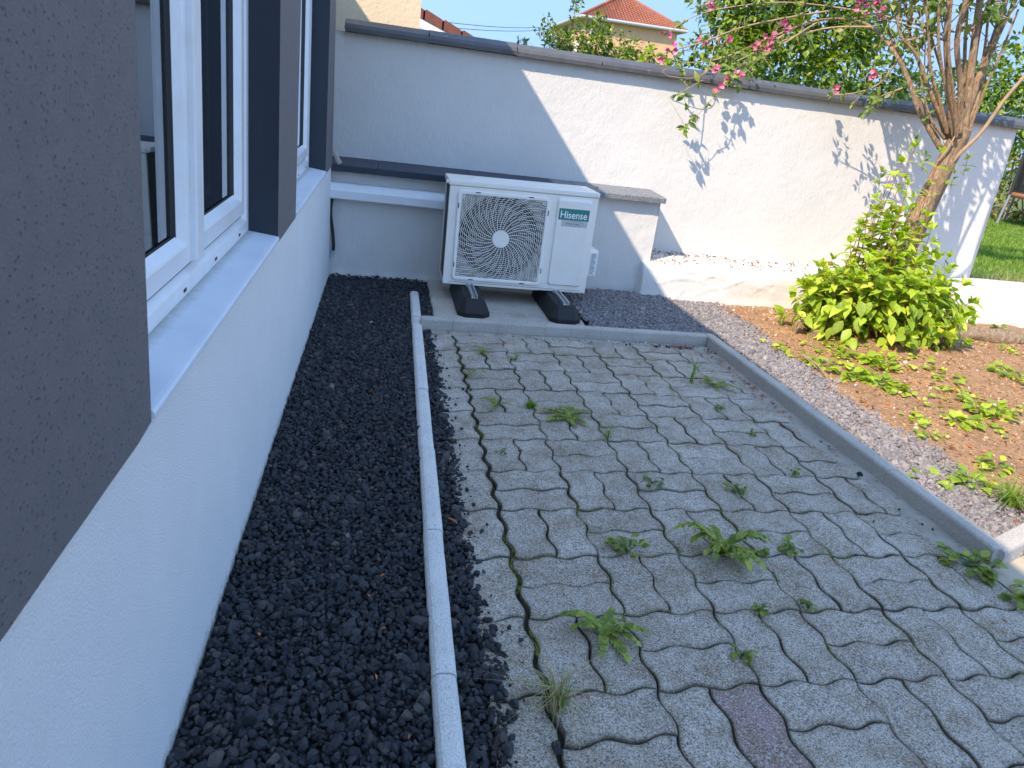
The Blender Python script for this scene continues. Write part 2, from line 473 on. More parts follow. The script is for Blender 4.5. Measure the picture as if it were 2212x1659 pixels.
for j in range(-9, 10):
    ya, yb = ly(j), ly(j+1)
    # left-hand half stones under the gravel edge
    vert0 = True
    add_paver(paver_poly(lx(-.5)-.004, lx(0)-.004, ya, yb, lx(-1), ya), .0022, (rnd.random(), 0), -.0035)
    for i in range(0, 9):
        xa, xb = lx(i), lx(i+1)
        if ya > 1.25 and i > 5: continue
        if yb > 3.3: continue
        vert = (i+j) % 2 == 0
        gp = rnd.choice([.0013, .0015, .0018, .0024])
        if vert:
            for h in (0, 1):
                pink = 1 if (i == 1 and j == -1 and h == 1) else 0
                add_paver(paver_poly(lx(i+h/2), lx(i+(h+1)/2), ya, yb, lx(i), ya), gp, (rnd.random(), pink))
        else:
            xe = xb
            pass
            for h in (0, 1):
                add_paver(paver_poly(xa, xe, ya+(yb-ya)*h/2, ya+(yb-ya)*(h+1)/2, lx(i), ya), gp, (rnd.random(), 0))
me = bpy.data.meshes.new('paving')
me.from_pydata(PV, [], PF)
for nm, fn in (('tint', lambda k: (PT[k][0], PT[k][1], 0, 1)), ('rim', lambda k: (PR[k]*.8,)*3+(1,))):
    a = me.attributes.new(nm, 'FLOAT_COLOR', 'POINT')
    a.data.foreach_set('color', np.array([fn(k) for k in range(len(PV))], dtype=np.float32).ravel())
me.update()
pav = link('paving', me, PAVER)
pav['kind'] = 'structure'

# mortar fillets smeared over the cut edges of the paving
def mortar(name, pts_in, pts_out, h, label=None):
    V = []; F = []; n = len(pts_in); m = 7
    for i in range(n):
        a, b = Vector(pts_in[i]), Vector(pts_out[i])
        for k in range(m):
            f = k/(m-1); p = a.lerp(b, f)
            e = .016*noise.noise(Vector((p.x*9, p.y*9, 4)))+.008*noise.noise(Vector((p.x*30, p.y*30, 4)))
            d = (a-b).normalized()
            p = p+d*e*(1-f)
            z = -.006+(h+.006)*min(1, f*1.8)**.6+.0018*noise.noise(Vector((p.x*40, p.y*40, 7)))
            V.append((p.x, p.y, z if k else -.007))
    for i in range(n-1):
        for k in range(m-1):
            a = i*m+k; F.append((a, a+m, a+m+1, a+1))
    o = pyd(name, V, F, MORT, None, True)
    o['kind'] = 'structure'
    return o
ys = np.linspace(1.40, 3.30, 90)
mortar('mortar_strip', [(1.628+.022*math.sin(y*4+1)+.018*math.sin(y*11), y) for y in ys], [(1.725-.018*(y-1.4)/1.9, y) for y in ys], .006)
xs = np.linspace(.25, 1.69, 70)
mortar('mortar_strip', [(x, 3.262-.012*x+.008*math.sin(x*9)) for x in xs], [(x, 3.302) for x in xs], .006)
MORT2 = rough_paint('sandy_concrete', (.50, .43, .33), (.42, .35, .26), 60, .006, .7, .9, 8)
ys = np.linspace(-1, 1.0, 40)
# sandy concrete apron in front of the turned kerb
o = pyd('concrete_apron', [(1.700, 1.405, .0025), (2.6, 1.812, .003), (3.2, 1.81, .003), (3.2, 1.105, .003), (1.95, 1.21, .002), (1.700, 1.262, .0025)], [(0, 5, 4, 3, 2, 1)], MORT2)
o['kind'] = 'structure'

o = pyd('bounce_slab', [(1.95, -9, .0035), (14, -9, .0035), (14, 1.10, .0035), (2.5, 1.10, .0035), (1.95, .2, .0035)], [(0, 1, 2, 3, 4)], MORT2)  # unseen bright concrete added to bounce sun onto the shaded walls
o['kind'] = 'structure'
# ------------------------------------------------------------------ kerbs and edging
def kerb_piece(a, b, w, z0, z1, ch, mat, name, label, cat, group, round_top=False, side=1, tiltz=0):
    """concrete strip from a to b; width w to the left of the direction"""
    a = Vector(a); b = Vector(b); d = (b-a); L = d.length; d.normalize(); nrm = Vector((-d.y, d.x))*side
    if round_top:
        prof = [(0, z0), (0, z1-.013), (.003, z1-.007), (.009, z1-.0015), (.016, z1), (w-.016, z1), (w-.009, z1-.0015), (w-.003, z1-.007), (w, z1-.013), (w, z0)]
    else:
        prof = [(0, z0), (0, z1-ch), (ch*.35, z1-ch*.3), (ch, z1), (w-ch*.6, z1), (w, z1-ch*.6), (w, z0)]
    V = []; F = []; n = len(prof); m = max(4, int(L/.02)); sd = rnd.random()*50
    for i in range(m+1):
        t = i/m; e = .0022 if i in (0, m) else 0
        for k, (u, z) in enumerate(prof):
            jj = .0009*noise.noise(Vector((t*L*40, u*50, sd)))
            zz = z-(e if z > z0 else 0)+(jj if z > z0 else 0)+tiltz*t
            q = a+d*(t*L)+nrm*(u+jj)
            V.append((q.x-a.x, q.y-a.y, zz))
    for i in range(m):
        for k in range(n-1):
            c = i*n+k; F.append((c, c+1, c+n+1, c+n))
    F.append(tuple(range(n))); F.append(tuple(m*n+k for k in range(n))[::-1])
    bb = B().add(V, F)
    o = bb.build(name, mat)
    o.location = (a.x, a.y, 0)
    tag(o, label, cat, group)
    return o
ordn = ['nearest', 'second nearest', 'third', 'fourth', 'fifth', 'sixth', 'farthest']
js = [.57, 1.055, 1.546, 2.018, 2.487, 2.966, 3.43, 3.91]
bx = lambda y: .131+.0105*(y-.85)
for k in range(7):
    y0, y1 = js[k]+.002, js[k+1]-.002
    if k < 6:
        lab = 'rounded pale edging stone, %s from the camera, beside the black gravel' % ordn[k]
    else:
        lab = 'rounded pale grey edging stone with free end, farthest in the row beside the black gravel'
    kerb_piece((bx(y0)+rnd.gauss(0, .0008), y0), (bx(y1)+rnd.gauss(0, .0008), y1), .049, -.06, .032+rnd.gauss(0, .0012), .01, BORD, 'edging_stone', lab, 'edging stone', 'rounded edging stones beside the black gravel', True, -1)
kx = [.200, .354, .818, 1.283, 1.688]
kl = ['short grey kerb stone at left end, touching the rounded edging', 'grey kerb stone in front of the left rubber foot of the fan unit', 'grey kerb stone in front of the right rubber foot of the fan unit', 'grey kerb stone ending at the far corner of the paving']
for k in range(4):
    kerb_piece((kx[k]+.001, 3.300+.006*k), (kx[k+1]-.001, 3.302+.006*k), .05, -.08, .060, .009, KERB, 'kerb_stone', kl[k], 'kerb stone', 'straight kerb stones along the back of the paving')
kys = [1.432, 1.89, 2.385, 2.86, 3.372]
kxs = [1.728, 1.716, 1.706, 1.700, 1.690]
kl = ['grey kerb stone at near right corner, beside the weeds', 'grey kerb stone second from the near right corner, shadow along its top', 'grey kerb stone of the right side, third from the near corner', 'grey kerb stone of the right side, at the far corner of the paving']
for k in range(4):
    kerb_piece((kxs[k], kys[k]+.001), (kxs[k+1], kys[k+1]-.001), .05, -.08, .060, .009, KERB, 'kerb_stone', kl[k], 'kerb stone', 'straight kerb stones along the right of the paving', False, -1)
kerb_piece((1.752, 1.418), (2.30, 1.668), .058, -.08, .059, .009, KERB, 'kerb_stone', 'pale sunlit kerb stone turning right at the near corner', 'kerb stone', None, False, 1)

# ------------------------------------------------------------------ gravel
def ico(sub):
    bm = bmesh.new(); bmesh.ops.create_icosphere(bm, subdivisions=sub, radius=1)
    V = np.array([v.co[:] for v in bm.verts]); F = np.array([[v.index for v in f.verts] for f in bm.faces]); bm.free()
    return V, F
def stones(name, pts, size, mat, sub=2, label=None, cat='gravel', flat=.72, cuts=9):
    V0, F0 = ico(sub); n = len(pts); nv = len(V0)
    vars_ = []
    for k in range(24):
        V = V0.copy()*np.array([1, NR.uniform(.65, 1), NR.uniform(.55, .9)])
        for c in range(cuts):
            d = NR.normal(size=3); d /= np.linalg.norm(d); h = NR.uniform(.28, .62)
            s = V@d; over = np.clip(s-h, 0, None); V = V-over[:, None]*d*.95
        V += NR.normal(size=V.shape)*.035
        vars_.append(V)
    vars_ = np.array(vars_)
    idx = NR.integers(0, 24, n)
    q = NR.normal(size=(n, 4)); q /= np.linalg.norm(q, axis=1)[:, None]
    w, x, y, z = q.T
    R = np.empty((n, 3, 3))
    R[:, 0, 0] = 1-2*(y*y+z*z); R[:, 0, 1] = 2*(x*y-z*w); R[:, 0, 2] = 2*(x*z+y*w)
    R[:, 1, 0] = 2*(x*y+z*w); R[:, 1, 1] = 1-2*(x*x+z*z); R[:, 1, 2] = 2*(y*z-x*w)
    R[:, 2, 0] = 2*(x*z-y*w); R[:, 2, 1] = 2*(y*z+x*w); R[:, 2, 2] = 1-2*(x*x+y*y)
    sz = size*np.exp(NR.normal(0, .34, n))
    VV = np.einsum('nij,nvj->nvi', R, vars_[idx])*sz[:, None, None]+np.array(pts)[:, None, :]
    VV = VV.reshape(-1, 3)
    FF = (F0[None]+(np.arange(n)*nv)[:, None, None]).reshape(-1, 3)
    return fast_mesh(name, VV, FF, mat, 3, label, cat)
def fast_mesh(name, VV, FF, mat, k, label=None, cat=None, kind='stuff', parent=None, smooth=False):
    me = bpy.data.meshes.new(name)
    me.vertices.add(len(VV)); me.vertices.foreach_set('co', VV.astype(np.float32).ravel())
    me.loops.add(FF.size); me.loops.foreach_set('vertex_index', FF.astype(np.int32).ravel())
    me.polygons.add(len(FF)); me.polygons.foreach_set('loop_start', np.arange(0, FF.size, k, dtype=np.int32))
    me.update(calc_edges=True)
    o = link(name, me, mat, parent, smooth)
    if label or kind: tag(o, label, cat, None, kind)
    return o
def scatter(x0, x1, y0, y1, sp, zf, keep, layers=((0, 0),)):
    pts = []
    for dz, off in layers:
        nx = int((x1-x0)/sp); ny = int((y1-y0)/sp)
        gx, gy = np.meshgrid(np.arange(nx), np.arange(ny))
        X = x0+(gx.ravel()+.5+off)*sp+NR.uniform(-.45, .45, nx*ny)*sp
        Y = y0+(gy.ravel()+.5+off)*sp+NR.uniform(-.45, .45, nx*ny)*sp
        for x, y in zip(X, Y):
            if keep(x, y): pts.append((x, y, zf(x, y)+dz+NR.normal()*sp*.18))
    return pts
nz = lambda x, y, s, o=0: noise.noise(Vector((x*s, y*s, o)))
pts = scatter(-.299, .16, .62, 2.2, .0126, lambda x, y: .004+.006*nz(x, y, 6), lambda x, y: x < bx(y)-.003, ((-.004, 0), (.006, .5)))
pts += scatter(-.299, .17, 2.2, 4.24, .0124, lambda x, y: .006+.006*nz(x, y, 6), lambda x, y: x < bx(y)-.003 or y > 3.93, ((-.003, 0), (.006, .5)))
edge = lambda y: .262+.012*nz(0, y, 7)+.009*nz(0, y, 25)+(.02 if .95 < y < 1.25 else 0)-.02*max(0, (y-2.4))
pts += scatter(.175, .335, .62, 3.29, .0135, lambda x, y: -.002+.004*nz(x, y, 9), lambda x, y: bx(y)+.052 < x < edge(y)+.008*NR.normal()*.6, ((-.004, 0), (.004, .5)))
pts += scatter(.12, .29, 3.36, 4.24, .0135, lambda x, y: .006, lambda x, y: (x > bx(y)+.052 or y > 3.93), ((-.003, 0), (.006, .5)))
stones('black_gravel', pts, .0092, LAVA, 2, 'loose black lava gravel between the white house wall and the paving', 'gravel')
def keepr(x, y):
    if x < 1.78: return y > 3.365 and (x > 1.085+.02*nz(x, y, 9)-(.05 if y < 3.43 else 0))
    lim = 2.06+.05*nz(0, y, 2.5)+.03*nz(x, y, 9)+.03*NR.normal()
    if y > 3.3: lim += .05
    return 1.785 < x < lim
def rz(x, y):
    b = .026 if x > 1.8 else .036
    if x < 1.8: b += .014*max(0, 1-abs(x-1.45)/.3)*max(0, (y-3.5)/.6)
    return b+.006*nz(x, y, 6)
pts = scatter(1.06, 2.25, 1.47, 4.2, .0112, rz, keepr, ((-.003, 0), (.005, .5)))
stones('grey_gravel', pts, .0082, LAVAG, 1, 'grey purple lava gravel strip behind the kerb', 'gravel', cuts=2)
pts = []
for _ in range(2200):
    x, y = NR.uniform(2.0, 4.3), NR.uniform(1.5, 4.12)
    dn = .12+.9*math.exp(-((y-4.05)/.16)**2)*(1 if x < 2.75 else .5)
    if NR.random() < dn: pts.append((x, y, soil_z(x, y)+.002))
for _ in range(60):
    pts.append((NR.uniform(.4, 1.5), NR.uniform(3.255, 3.30), .006))
for _ in range(900):
    pts.append((NR.uniform(.28, 1.10), NR.uniform(3.36, 3.43), .012+.004*NR.random()))
for _ in range(260):
    pts.append((NR.uniform(-.28, .30), 4.222-abs(NR.normal())*.012, .012))
stones('stone_chips', pts, .0072, CHIPS, 1, 'pale limestone chips scattered on the brown soil', 'stone chips', cuts=3)
# a few stray lava stones on the pavers
pts = []
for (u, v) in ((1052, 1138), (1060, 1292), (920+32, 770), (985, 960), (1098, 1360), (1125, 1386), (1200, 1615), (1210, 1630), (1000, 843), (1016, 846)):
    g = G(u, v); pts.append((g.x, g.y, .006))
for _ in range(70):
    y = NR.uniform(.7, 3.2); pts.append((edge(y)+abs(NR.normal())*.02, y, .006))
for _ in range(26): pts.append((NR.uniform(1.2, 1.68), NR.uniform(3.24, 3.29), .008))
for _ in range(12):
    y = NR.uniform(1.5, 3.2); pts.append((1.69-abs(NR.normal())*.03, y, .006))
stones('stray_gravel', pts, .0062, LAVA, 2, 'stray black pebbles lying on the pavers', 'gravel')

# ------------------------------------------------------------------ house
house = empty('house', (-.3, 1.5, 0), 'white rendered house with charcoal bands between its pvc windows, at the left', 'house')
def hs(x, y, z):
    k = .1*(1-min(1, max(0, (y-3.8)/.4))) if z > .6 else 0
    return (x, y+k*(z-.63), z+(.012*(y-2) if z > .3 else 0))
EAVE = 2.50-.012*0
def hb(): return B()
b = hb(); b.box(-.9, -.3, -3.2, 4.2, -.2, .60)
# finely subdivided skin so the wall foot looks hand-rendered
b.map(hs).build('wall', WHITE_H, house)
b = hb(); b.box(-.30, -.2985, .2, 4.196, .605, .622); b.map(hs)
# top course of render beneath the sills
b = hb(); b.box(-.9, -.300, -3.2, 4.199, .601, .6225); b.map(hs).build('wall', WHITE_H, house)
def pil(ya, yb, ybt, name='pilaster', lab=None):
    bb = hb()
    zt = 2.06
    A = [(-.62, ya), (-.2945, ya), (-.2945, yb), (-.62, yb)]
    V = []
    for z, e in ((.6125, 0), (zt, ybt)):
        for i, (x, y) in enumerate(A): V.append((x, y+(e if i in (2, 3) else 0), z))
    # nibbled lower edge of the paint is modelled by subdividing the front face
    bb.add(V, [(0, 3, 2, 1), (4, 5, 6, 7), (2, 3, 7, 6), (3, 0, 4, 7)])
    bb.mi = 0
    n = 40
    VV = []; FF = []
    for i in range(n+1):
        y = ya+(yb-ya)*i/n
        VV.append((-.2945, y, .6125+.0022*noise.noise(Vector((y*60, 1, 1)))-.004*(1 if 0 < i < n else 0)))
        VV.append((-.2945, y+ybt*i/n, zt))
    for i in range(n): FF.append((2*i, 2*i+2, 2*i+3, 2*i+1))
    bb.add(VV, FF)
    bb.mi = 1
    bb.add([V[0], V[1], V[5], V[4]], [(0, 1, 2, 3)])
    bb.map(hs)
    o = bb.build(name, [CHAR, NAVY], house, fix=False)
    if lab: o['label'] = lab
    return o
pil(-1.3, .935, 0, 'pilaster', 'charcoal render band nearest the camera')
pil(2.118, 2.534, .10, 'pilaster', 'charcoal render band between the two windows')
pil(3.745, 4.199, 0, 'pilaster', 'charcoal render band at the house corner')
# lintel band and upper wall up to the eave; added shadow block; plain roof edge
b = hb(); b.box(-3.0, -.30, -3.2, 4.2, 2.065, 2.44)
b.map(lambda x, y, z: (x, y, z)).build('upper_wall', WHITE_H, house)
b = hb(); b.box(-3.2, -.2985, -3.4, 4.2, 2.445, 2.50); b.build('roof_edge', CAPD, house)
b = hb(); b.box(-3.2, -1.03, 4.205, 4.74, -.2, 2.48); b.build('shadow_block', WHITE_H, house)  # unseen block added to cast the shadow on the cream building
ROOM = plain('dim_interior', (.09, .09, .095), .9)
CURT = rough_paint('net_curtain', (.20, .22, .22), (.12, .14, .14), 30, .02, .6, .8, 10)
gm, gt, gp = newmat('window_glass')
gt.nodes.remove(gp)
fr = N(gt, 'ShaderNodeFresnel'); fr.inputs[0].default_value = 1.52
mr = N(gt, 'ShaderNodeMath'); mr.operation = 'MULTIPLY_ADD'; mr.inputs[1].default_value = 1.7; mr.inputs[2].default_value = 0
gt.links.new(fr.outputs[0], mr.inputs[0])
tr = N(gt, 'ShaderNodeBsdfTransparent'); tr.inputs[0].default_value = (.72, .78, .76, 1)
gl = N(gt, 'ShaderNodeBsdfGlossy'); gl.inputs['Roughness'].default_value = .01; gl.inputs[0].default_value = (.9, .95, 1, 1)
mx = N(gt, 'ShaderNodeMixShader')
gt.links.new(mr.outputs[0], mx.inputs[0]); gt.links.new(tr.outputs[0], mx.inputs[1]); gt.links.new(gl.outputs[0], mx.inputs[2])
gt.links.new(mx.outputs[0], gt.nodes['Material Output'].inputs[0])
def ring(bb, ya, yb, za, zb, prof):
    """picture-frame moulding: prof = list of (inset from outer edge, x), swept round a rectangle"""
    n = len(prof); V = []
    for (sy, sz) in ((0, 0), (1, 0), (1, 1), (0, 1)):
        for d, x in prof:
            V.append((x, (yb-d) if sy else (ya+d), (zb-d) if sz else (za+d)))
    F = []
    for c in range(4):
        e = (c+1) % 4
        for k in range(n-1):
            F.append((c*n+k, e*n+k, e*n+k+1, c*n+k+1))
    bb.add(V, F)
def window(ya, yb, lab):
    za, zb = .638, 2.05
    w = hb(); XF = -.375
    ring(w, ya, yb, za, zb, [(0, XF-.07), (0, XF), (.028, XF), (.032, XF-.002), (.042, XF-.012), (.044, XF-.018), (.044, XF-.05)])
    # weep holes
    frame = w.map(hs).build('window', PVC, house)
    frame['label'] = lab
    for yy in (ya+.50, (ya+yb)/2+.18, yb-.13):
        s = hb(); s.box(XF-.001, XF+.0012, yy-.009, yy+.009, za+.009, za+.015); s.map(hs).build('weep_slot', GAPM, frame)
    mid = (ya+yb)/2-.02
    for k, (a, c) in enumerate(((ya+.053, mid+.001-.0), (mid+.008, yb-.053))):
        s = hb()
        ring(s, a, c, za+.053, zb-.053, [(0, XF-.055), (0, XF-.005), (.003, XF-.001), (.038, XF-.001), (.042, XF-.003), (.054, XF-.016), (.057, XF-.019)])
        sash = s.map(hs).build('sash', PVC, frame)
        s = hb()
        ring(s, a+.057, c-.057, za+.104, zb-.104, [(0, XF-.018), (.002, XF-.017), (.003, XF-.024), (.007, XF-.026)])
        s.map(hs).build('gasket', GASK, frame)
        s = hb(); s.add([(XF-.0255, a+.06, za+.107), (XF-.0255, c-.06, za+.107), (XF-.0255, c-.06, zb-.107), (XF-.0255, a+.06, zb-.107)], [(0, 1, 2, 3)])
        s.map(hs).build('glass_pane', gm, frame)
        # inner face of the sash seen through the pane
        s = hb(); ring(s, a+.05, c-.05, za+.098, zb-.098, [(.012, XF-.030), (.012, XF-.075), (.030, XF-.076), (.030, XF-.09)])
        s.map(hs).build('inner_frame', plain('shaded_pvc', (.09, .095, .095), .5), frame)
    s = hb(); s.box(XF-.004, XF+.012, mid-.014, mid+.046, za+.053, zb-.05, .004)
    s.map(hs).build('astragal', PVC, frame)
    s = hb(); ring(s, ya, yb, za, zb, [(.043, XF-.0125), (.058, XF-.0125)]); s.map(hs).build('gap_shade', plain('gap_shade_grey', (.10, .10, .11), .6), frame)  # dark ring drawn as the shadow line between frame and sash
    # room behind
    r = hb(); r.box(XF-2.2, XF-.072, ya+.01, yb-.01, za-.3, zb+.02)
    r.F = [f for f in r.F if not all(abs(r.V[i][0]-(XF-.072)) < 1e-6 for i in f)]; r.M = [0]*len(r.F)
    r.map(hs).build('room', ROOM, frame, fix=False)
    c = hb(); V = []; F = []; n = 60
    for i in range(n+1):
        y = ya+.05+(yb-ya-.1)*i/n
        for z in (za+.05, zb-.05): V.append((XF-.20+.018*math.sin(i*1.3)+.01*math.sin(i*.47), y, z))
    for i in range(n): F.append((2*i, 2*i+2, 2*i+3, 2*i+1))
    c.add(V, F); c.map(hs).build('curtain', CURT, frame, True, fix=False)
    # painted sill, falling to the outside, grime line at its back
    s = hb(); s.prism([(XF-.02, .600), (-.2999, .600), (-.2999, .615), (-.2925, .6155), (-.2905, .617), (-.2905, .6225), (-.2935, .6265), (-.30, .628), (XF-.02, .6395)], 'y', ya+.001, yb-.001)
    s.map(hs).build('sill', SILLM, frame)
    return frame
window(.936, 2.117, 'white double pvc window nearest the camera, over a pale blue sill')
window(2.535, 3.744, 'second white pvc window, between the charcoal bands')

# ------------------------------------------------------------------ low wall behind the fan unit, with its ledge
lw = empty('low_wall', (.7, 4.3, 0), 'low white rendered wall with dark ledge behind the fan unit', 'wall')
def rough_face(name, x0, x1, y, z0, z1, nx, nzs, amp, mat, parent, extra=None):
    bb = B(); V = []; F = []
    for j in range(nzs+1):
        for i in range(nx+1):
            x = x0+(x1-x0)*i/nx; z = z0+(z1-z0)*j/nzs
            dy = amp*nz(x, z, 3, 1)+amp*.6*nz(x, z, 11, 2)+amp*.25*nz(x, z, 40, 3)
            if extra: dy += extra(x, z)
            V.append((x, y+dy, z))
    for j in range(nzs):
        for i in range(nx):
            a = j*(nx+1)+i; F.append((a, a+1, a+nx+2, a+nx+1))
    return V, F
V, F = rough_face('', -.36, 1.655, 4.24, -.05, .625, 160, 60, .0045, None, None, lambda x, z: -.022*max(0, 1-(z+.02)/.07)*(.6+nz(x, 0, 14)) if z < .06 else 0)
b = B(); b.add(V, F)
b.box(-.36, 1.653, 4.252, 4.52, -.05, .624)
V, F = [], []
for j in range(31):                                    # right cheek
    for i in range(7):
        y = 4.238+.27*i/6; z = -.05+.675*j/30
        V.append((1.655+.003*nz(y, z, 15, 5)+.012*max(0, .3-z), y, z))
for j in range(30):
    for i in range(6):
        a = j*7+i; F.append((a, a+1, a+8, a+7))
b.add(V, F)
b.build('wall_body', WHITE, lw, True, fix=False)
lj = [-.33, -.047, .47, .995, 1.52, 1.668]
for k in range(5):
    b = B(); V = []; F = []; n = 24
    prof = [(4.185, .612), (4.183, .640), (4.188, .6445), (4.50, .660), (4.50, .612)]
    t = .006 if k < 3 else 0
    for i in range(n+1):
        x = lj[k]+.0012+(lj[k+1]-lj[k]-.0024)*i/n
        for (y, z) in prof:
            V.append((x, y+.0015*nz(x, z, 40, 2), z-(t if z < .63 else 0)+.0015*nz(x, y, 30, 2)))
    for i in range(n):
        for m in range(5):
            a = i*5+m; c = i*5+(m+1) % 5; F.append((a, c, c+5, a+5))
    F += [(0, 1, 2, 3, 4), tuple(n*5+m for m in range(5))[::-1]]
    b.add(V, F).build('coping_slab', LEDG if k < 3 else concrete('ledge_grey', (.17, .185, .205), (.14, .15, .17), .2, 1, False), lw)

# ------------------------------------------------------------------ tall garden wall
gw = empty('garden_wall', (2, 4.55, 0), 'tall white rendered garden wall with dark grey coping across the back', 'wall')
ztop = lambda x: 1.329-.0052*(x+.3)
V, F = [], []
nx, nj = 300, 90
for j in range(nj+1):
    for i in range(nx+1):
        x = -.36+(4.19+.36)*i/nx; zt = ztop(x); z = .1+(zt-.1)*j/nj
        xx = x+(.04*(1-(z-.1)/1.2) if i == nx else 0)+(.006*nz(0, z, 9) if i == nx else 0)
        dy = .006*nz(x, z, 1.6, 1)+.0014*nz(x, z, 7, 2)+.0012*nz(x, z, 26, 3)+(.03 if i == nx else 0)
        V.append((xx, 4.50+dy, z))
for j in range(nj):
    for i in range(nx):
        a = j*(nx+1)+i; F.append((a, a+1, a+nx+2, a+nx+1))
b = B(); b.add(V, F)
b.prism([(4.226, .1), (4.188, 1.30), (-.36, 1.325), (-.36, .1)], 'y', 4.512, 4.66)
WHITE_G = stucco('garden_wall_render', (.66, .635, .60), (.61, .59, .56))
def drip(m):
    t = m.node_tree; p = t.nodes['Principled BSDF']; c = N(t, 'ShaderNodeTexCoord'); sx = N(t, 'ShaderNodeSeparateXYZ')
    t.links.new(c.outputs['Object'], sx.inputs[0])
    sl = N(t, 'ShaderNodeMath'); sl.operation = 'MULTIPLY_ADD'; sl.inputs[1].default_value = .0052; t.links.new(sx.outputs[0], sl.inputs[0]); t.links.new(sx.outputs[2], sl.inputs[2])
    ad = N(t, 'ShaderNodeMath'); ad.operation = 'MULTIPLY_ADD'; ad.inputs[1].default_value = .05; t.links.new(noise_t(t, coords(t, (1, 1, .35)), 22, 7, .75), ad.inputs[0]); t.links.new(sl.outputs[0], ad.inputs[2])
    mr_ = N(t, 'ShaderNodeMapRange'); mr_.inputs[1].default_value = 1.322; mr_.inputs[2].default_value = 1.358; mr_.inputs[3].default_value = 0; mr_.inputs[4].default_value = .6
    t.links.new(ad.outputs[0], mr_.inputs[0])
    old = p.inputs['Base Color'].links[0].from_socket
    t.links.new(mix(t, mr_.outputs[0], old, (.30, .25, .18)), p.inputs['Base Color'])
drip(WHITE_G)
b.build('wall_body', WHITE_G, gw, True, fix=False)
cj = [-.262, .20, .708, 1.218, 1.72, 2.22, 2.723, 3.225, 3.73, 4.27]
for k in range(9):
    V, F = [], []; n = 30
    for i in range(n+1):
        x = cj[k]+.001+(cj[k+1]-cj[k]-.002)*i/n; zb = ztop(x)
        jag = .006*nz(x, k, 30)
        for q, (y, z) in enumerate([(4.452, zb+.001), (4.449, zb+.022), (4.455, zb+.040), (4.50, zb+.066), (4.58, zb+.074), (4.66, zb+.066), (4.71, zb+.038), (4.71, zb+.001)]):
            e = (.004 if i == n else -.004 if i == 0 else 0)*math.sin(q*2.1+k)
            V.append((x+e, y+.0012*nz(x, z, 30, k), z+.001*nz(x, y, 30, 4)+.002*math.sin(k*2)))
    for i in range(n):
        for m in range(8):
            a = i*8+m; c = i*8+(m+1) % 8; F.append((a, c, c+8, a+8))
    F += [tuple(range(8)), tuple(n*8+m for m in range(8))[::-1]]
    B().add(V, F).build('coping_stone', CAPD, gw)

# rough plinth in front of the tall wall
def ridge(x, z):
    r = 0
    for k, (cx_, cz_, rr) in enumerate(((1.9, -.25, .42), (2.05, -.3, .50), (2.2, -.25, .47), (2.45, -.3, .52), (2.6, -.2, .40), (2.3, -.5, .66), (4.5, -.2, .42), (4.8, -.1, .35), (5.1, -.3, .5), (4.3, -.3, .5))):
        d = abs(math.hypot(x-cx_, z-cz_)-rr)
        r -= .005*math.exp(-(d/.006)**2)*(1 if nz(x, z, 6, k) > -.05 else .0)
    return r
V, F = [], []
path = [(4.15, -.02), (4.155, .03), (4.165, .08), (4.17, .13), (4.175, .18), (4.185, .215), (4.20, .236), (4.23, .247), (4.30, .256), (4.38, .264), (4.46, .272), (4.53, .278)]
fine = []
for k in range(len(path)-1):
    for q in range(4):
        f = q/4; fine.append((path[k][0]*(1-f)+path[k+1][0]*f, path[k][1]*(1-f)+path[k+1][1]*f))
fine.append(path[-1])
nx = 420; m = len(fine)
for i in range(nx+1):
    x = 1.60+5.4*i/nx
    for (y, z) in fine:
        front = 1 if z < .2 else 0
        V.append((x, y+front*(ridge(x, z)+.006*nz(x, z, 8, 1))+.004*nz(x, z, 3, 2)-.012*front*max(0, .05-z)/.05*nz(x, 0, 12, 2), z+(.004*nz(x, y, 9, 3)+.0015*nz(x, y, 45, 2) if z > .2 else 0)-.012*min(1, max(0, x-4)/1)))
for i in range(nx):
    for k in range(m-1):
        a = i*m+k; F.append((a, a+m, a+m+1, a+1))
F.append(tuple(range(m)))
pl = B().add(V, F)
pl.box(4.25, 7, 4.46, 4.62, -.2, .262)
pl = pl.build('plinth', WHITE, None, True, fix=False)
tag(pl, 'rough trowelled white plinth at the foot of the garden wall, leaf litter on top', 'low wall')

# ------------------------------------------------------------------ concrete pad, rubber feet, fan unit
V, F = [], []; n = 40
out = []
for i in range(n): out.append((.272+.80*i/n, 3.425-.0*i))
for i in range(n): out.append((1.072+.02*i/n, 3.425+.80*i/n))
for i in range(n): out.append((1.092-.82*i/n, 4.23))
for i in range(n): out.append((.272, 4.23-.805*i/n))
def padring(sc, z):
    r = []
    for (x, y) in out:
        e = .007*nz(x, y, 14, 3)+.003*nz(x, y, 50, 3)
        dx, dy = x-.68, y-3.83
        L = math.hypot(dx, dy)
        r.append((.68+dx*(1-sc+e/L), 3.83+dy*(1-sc+e/L), z+.001*nz(x, y, 40)))
    return r
R = [padring(0, -.05), padring(0, .016), padring(.008, .025), padring(.03, .029)]
V = sum(R, []); N4 = 4*n
for k in range(3):
    for i in range(N4):
        a = k*N4+i; c = k*N4+(i+1) % N4; F.append((a, c, c+N4, a+N4))
F.append(tuple(3*N4+i for i in range(N4)))
pad = B().add(V, F).build('concrete_pad', SLAB)
tag(pad, 'rough worn concrete slab under the rubber feet of the fan unit', 'slab')
RUB = rough_paint('black_rubber', (.011, .011, .012), (.017, .017, .018), 260, .0018, .6, .7, 15)
ZINC = plain('galvanised_steel', (.62, .63, .65), .38, .85)
